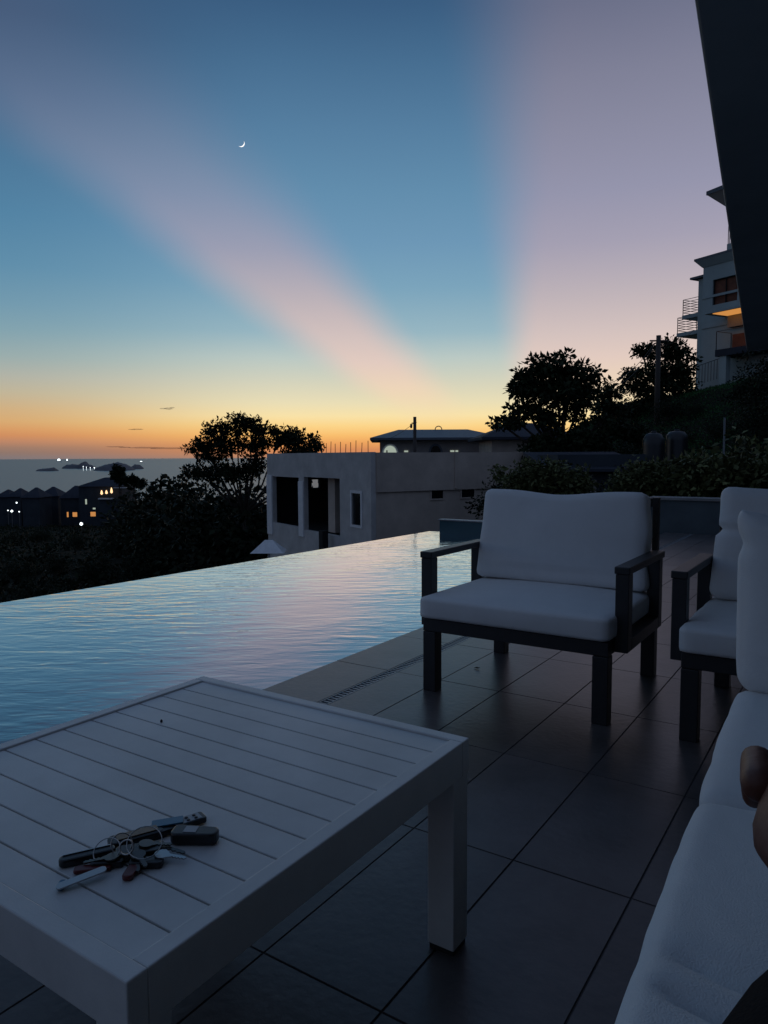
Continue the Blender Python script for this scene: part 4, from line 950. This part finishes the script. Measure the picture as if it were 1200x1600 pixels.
def railing(mb, x0, x1, y0, y1, z, h, n_=6, bars=False):
    for a, b_ in (((x0, y0), (x1, y0)), ((x0, y0), (x0, y1)), ((x1, y0), (x1, y1))):
        for t in range(n_ + 1):
            zq = z + h * t / n_ if not bars else None
            if bars:
                p = (a[0] + (b_[0] - a[0]) * t / n_, a[1] + (b_[1] - a[1]) * t / n_); mb.tube([(*p, z), (*p, z + h)], .03, 5)
            elif t: mb.tube([(*a, zq), (*b_, zq)], .025, 5)
        if not bars:
            for p in (a, b_): mb.tube([(*p, z), (*p, z + h)], .035, 5)
    if bars:
        for a, b_ in (((x0, y0), (x1, y0)), ((x0, y0), (x0, y1)), ((x1, y0), (x1, y1))): mb.tube([(*a, z + h), (*b_, z + h)], .035, 5)
zq = ZB1 + .3; mb = MB(); railing(mb, tB(1132), tB(1132) + 3.5, -.4, .85, ZB1 + .6, 1.35, 8, bars=True); b0 = MB().box(tB(1131), LB, -.46, .9, ZB1 + .165, ZB1 + .6).build('roof_terrace', 'whitewall', e); mb.build('railing', 'rail', b0)
# corner balconies on the far left edge
mbw = MB(); mbw.box(-.9, -.001, .6, 3.2, 1.0, zz_(447, -.9)); mbw.build('corner_bay', 'whitewall', e)
MB().box(-1.5, .0, .3, 3.4, zz_(446, -1) + .001, zz_(446, -1) + .16).build('bay_roof', 'darkroof', e)
for py0, py1, xo in ((498, 473, -2.5), (524, 502, -3.0)):
    z0 = zz_(py0, -1.5); bl_ = MB().box(xo + .0, -.905, .7, 3.1, z0 - .3, z0).build('balcony', 'whitewall', e)
    mb = MB(); railing(mb, xo + .05, -.95, .75, 3.05, z0, 1.25, 6); mb.build('railing', 'rail', bl_)
# front balconies: lit soffit above, reddish balcony below
ta, tb_ = tB(1124), 7.5; zl = zz_(507, ta)
bl_ = MB().box(ta, tb_, -2.3, -.065, zz_(505, ta), zz_(505, ta) + .14).build('balcony', 'whitewall', e, label='upper front balcony with a glowing yellow underside')
MB().box(ta + .6, tb_ - .1, -2.1, -.45, zz_(505, ta) - .04, zz_(505, ta) - .001).build('underside_glow', 'warmdim', bl_)  # emissive panel stands in for lamplight on the yellow underside
MB().box(ta + .6, tb_ - .1, -.4, -.065, zz_(505, ta) - .9, zz_(505, ta) - .045).build('beam', 'tanwall', bl_)
tc_ = tB(1136); z0 = zz_(557, tc_); bl_ = MB().box(tc_, tb_ + 1, -1.8, -.065, z0 - .5, z0).build('balcony', 'houseroof', e, label='lower front balcony with a glass railing')
mb = MB(); railing(mb, tc_ + .05, tb_ + .9, -1.75, -.1, z0, 1.35, 1); mb.build('railing', 'rail', bl_)
MB().box(tc_ + .3, tb_, -.3, -.066, z0 + .001, z0 + 1.2).build('balcony_curtain', 'curtain', bl_)
tp = tB(1142); MB().box(tp, tp + .55, -1.7, -1.2, 0 - 3, z0 - .501).build('column', 'whitewall', e)
mb = MB(); n_ = 12
for i in range(n_ + 1):
    t = tB(1086 + i * 4.6); zr = zz_(583 - i * 1.5, t) ; mb.tube([(t, -.9, zr - 1.5), (t, -.9, zr)], .025, 5)
mb.tube([(tB(1086), -.9, zz_(583, 0)), (tB(1141), -.9, zz_(565, 3))], .035, 6); mb.build('garden_railing', 'rail', e)

# ------------------------------------------------------------------ town houses by the sea, far left
DT = 250.0; kT = DT / F
def townhouse(px0, px1, ypk, yev, lb, wins=(), D=DT, dpt=9):
    k = D / F; x0 = (px0 - 600) * k; LN = (px1 - px0) * k; zev = H + (716.3 - yev) * k; z0 = gz(x0 + LN / 2, D) - 1.5
    e = empty('town_house', lb, 'house', c2w(x0, D, z0), YAW, 'town houses by the sea')
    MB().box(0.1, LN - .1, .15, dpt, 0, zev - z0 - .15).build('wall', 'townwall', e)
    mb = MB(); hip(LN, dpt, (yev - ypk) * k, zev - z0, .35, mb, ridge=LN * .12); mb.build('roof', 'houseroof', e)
    for a, b_, c, d_, m in wins:
        f = MB(); xa, xb, za, zb2 = (a - px0) * k, (b_ - px0) * k, H + (716.3 - c) * k - z0, H + (716.3 - d_) * k - z0
        f.box(xa - .12, xb + .12, .05, .149, za - .12, zb2 + .12); fo = f.build('window', 'townwall', e); MB().box(xa, xb, -.01, .049, za, zb2).build('pane', m, fo)
    return e
townhouse(-8, 13, 765, 776, 'leftmost small dark peaked house in the seaside row')
townhouse(11, 32, 763, 775.5, 'second peaked house from the left in the seaside row', [(24, 26, 786, 784, 'whitehot')], D=246)
townhouse(33, 61, 762, 777, 'third peaked house in the seaside row, above the white street lights', D=240)
townhouse(59, 90, 761, 775, 'fourth peaked house in the seaside row, unlit', D=256)
townhouse(93, 128, 759.5, 778, 'peaked house in the seaside row with orange lit windows at its foot', [(103, 105.5, 808, 800, 'warm'), (112, 119, 807.5, 800.5, 'warm')])
townhouse(122, 190, 747, 760, 'largest seaside house, its upper terrace lit by three warm lamps', [(132.5, 135, 788, 780, 'palewin'), (144, 148, 796, 793.5, 'palewin'), (140, 148, 807, 800, 'warm')], D=244, dpt=14)
townhouse(-60, -12, 764, 777, 'dark peaked house just outside the left border of the seaside row')
P = PD(163, 778, 241); e = empty('lit_terrace', 'upper terrace with a pale ledge and warm wall lamps on the largest seaside house', 'terrace', P, YAW)
k = 241 / F; MB().box(-10 * k, 13 * k, 0, 1.2, -.5, -.1).build('slab', 'trimwhite', e); MB().box(14.0 * k, 34 * k, .3, 1.2, 15 * k, 16.2 * k).build('ledge', 'trimwhite', e)
MB().box(-10 * k, 34 * k, .9, 1.25, -8, -.51).build('wall', 'townwall', e)
for px, h in ((158, 7), (165.5, 6), (173.5, 9)):
    x = (px - 163) * k; z = (778 - 766 - 0 if px < 170 else 16) * k
    l = MB(); l.lathe([(.12, z - h * k), (.45, z - h * k * .8), (.30, z - h * k * .3), (.12, z)], x, .6, 8); l.build('wall_lamp', 'warmhot', e)
def lamp(px, py, D, r, m, lb, hgt=None):
    P = PD(px, py, D); x = (px - 600) / F * D; z0 = gz(x, D)
    e = empty('street_lamp', lb, 'street lamp', c2w(x, D, z0), YAW, 'outdoor lamps among the seaside houses')
    MB().tube([(0, 0, 0), (0, 0, P.z - z0 - r)], .08, 6).build('pole', 'rail', e)
    mb = MB().lathe([(r * .3, P.z - z0 - r), (r, P.z - z0 - r * .5), (r * .9, P.z - z0 + r * .3), (r * .3, P.z - z0 + r)], 0, 0, 10); mb.build('lamp_head', m, e)
lamp(125, 818.5, 200, .42, 'whitehot', 'brightest white lamp below the orange windows')
lamp(17, 798.5, 220, .34, 'whitehot', 'bright white lamp at the far left')
lamp(11, 797.5, 222, .17, 'whitehot', 'small white lamp just left of the bright far left one')
lamp(28.5, 799.5, 222, .18, 'whitehot', 'small white lamp just right of the bright far left one')
lamp(212, 833, 120, .12, 'palewin', 'tiny dim lamp low among the bushes')
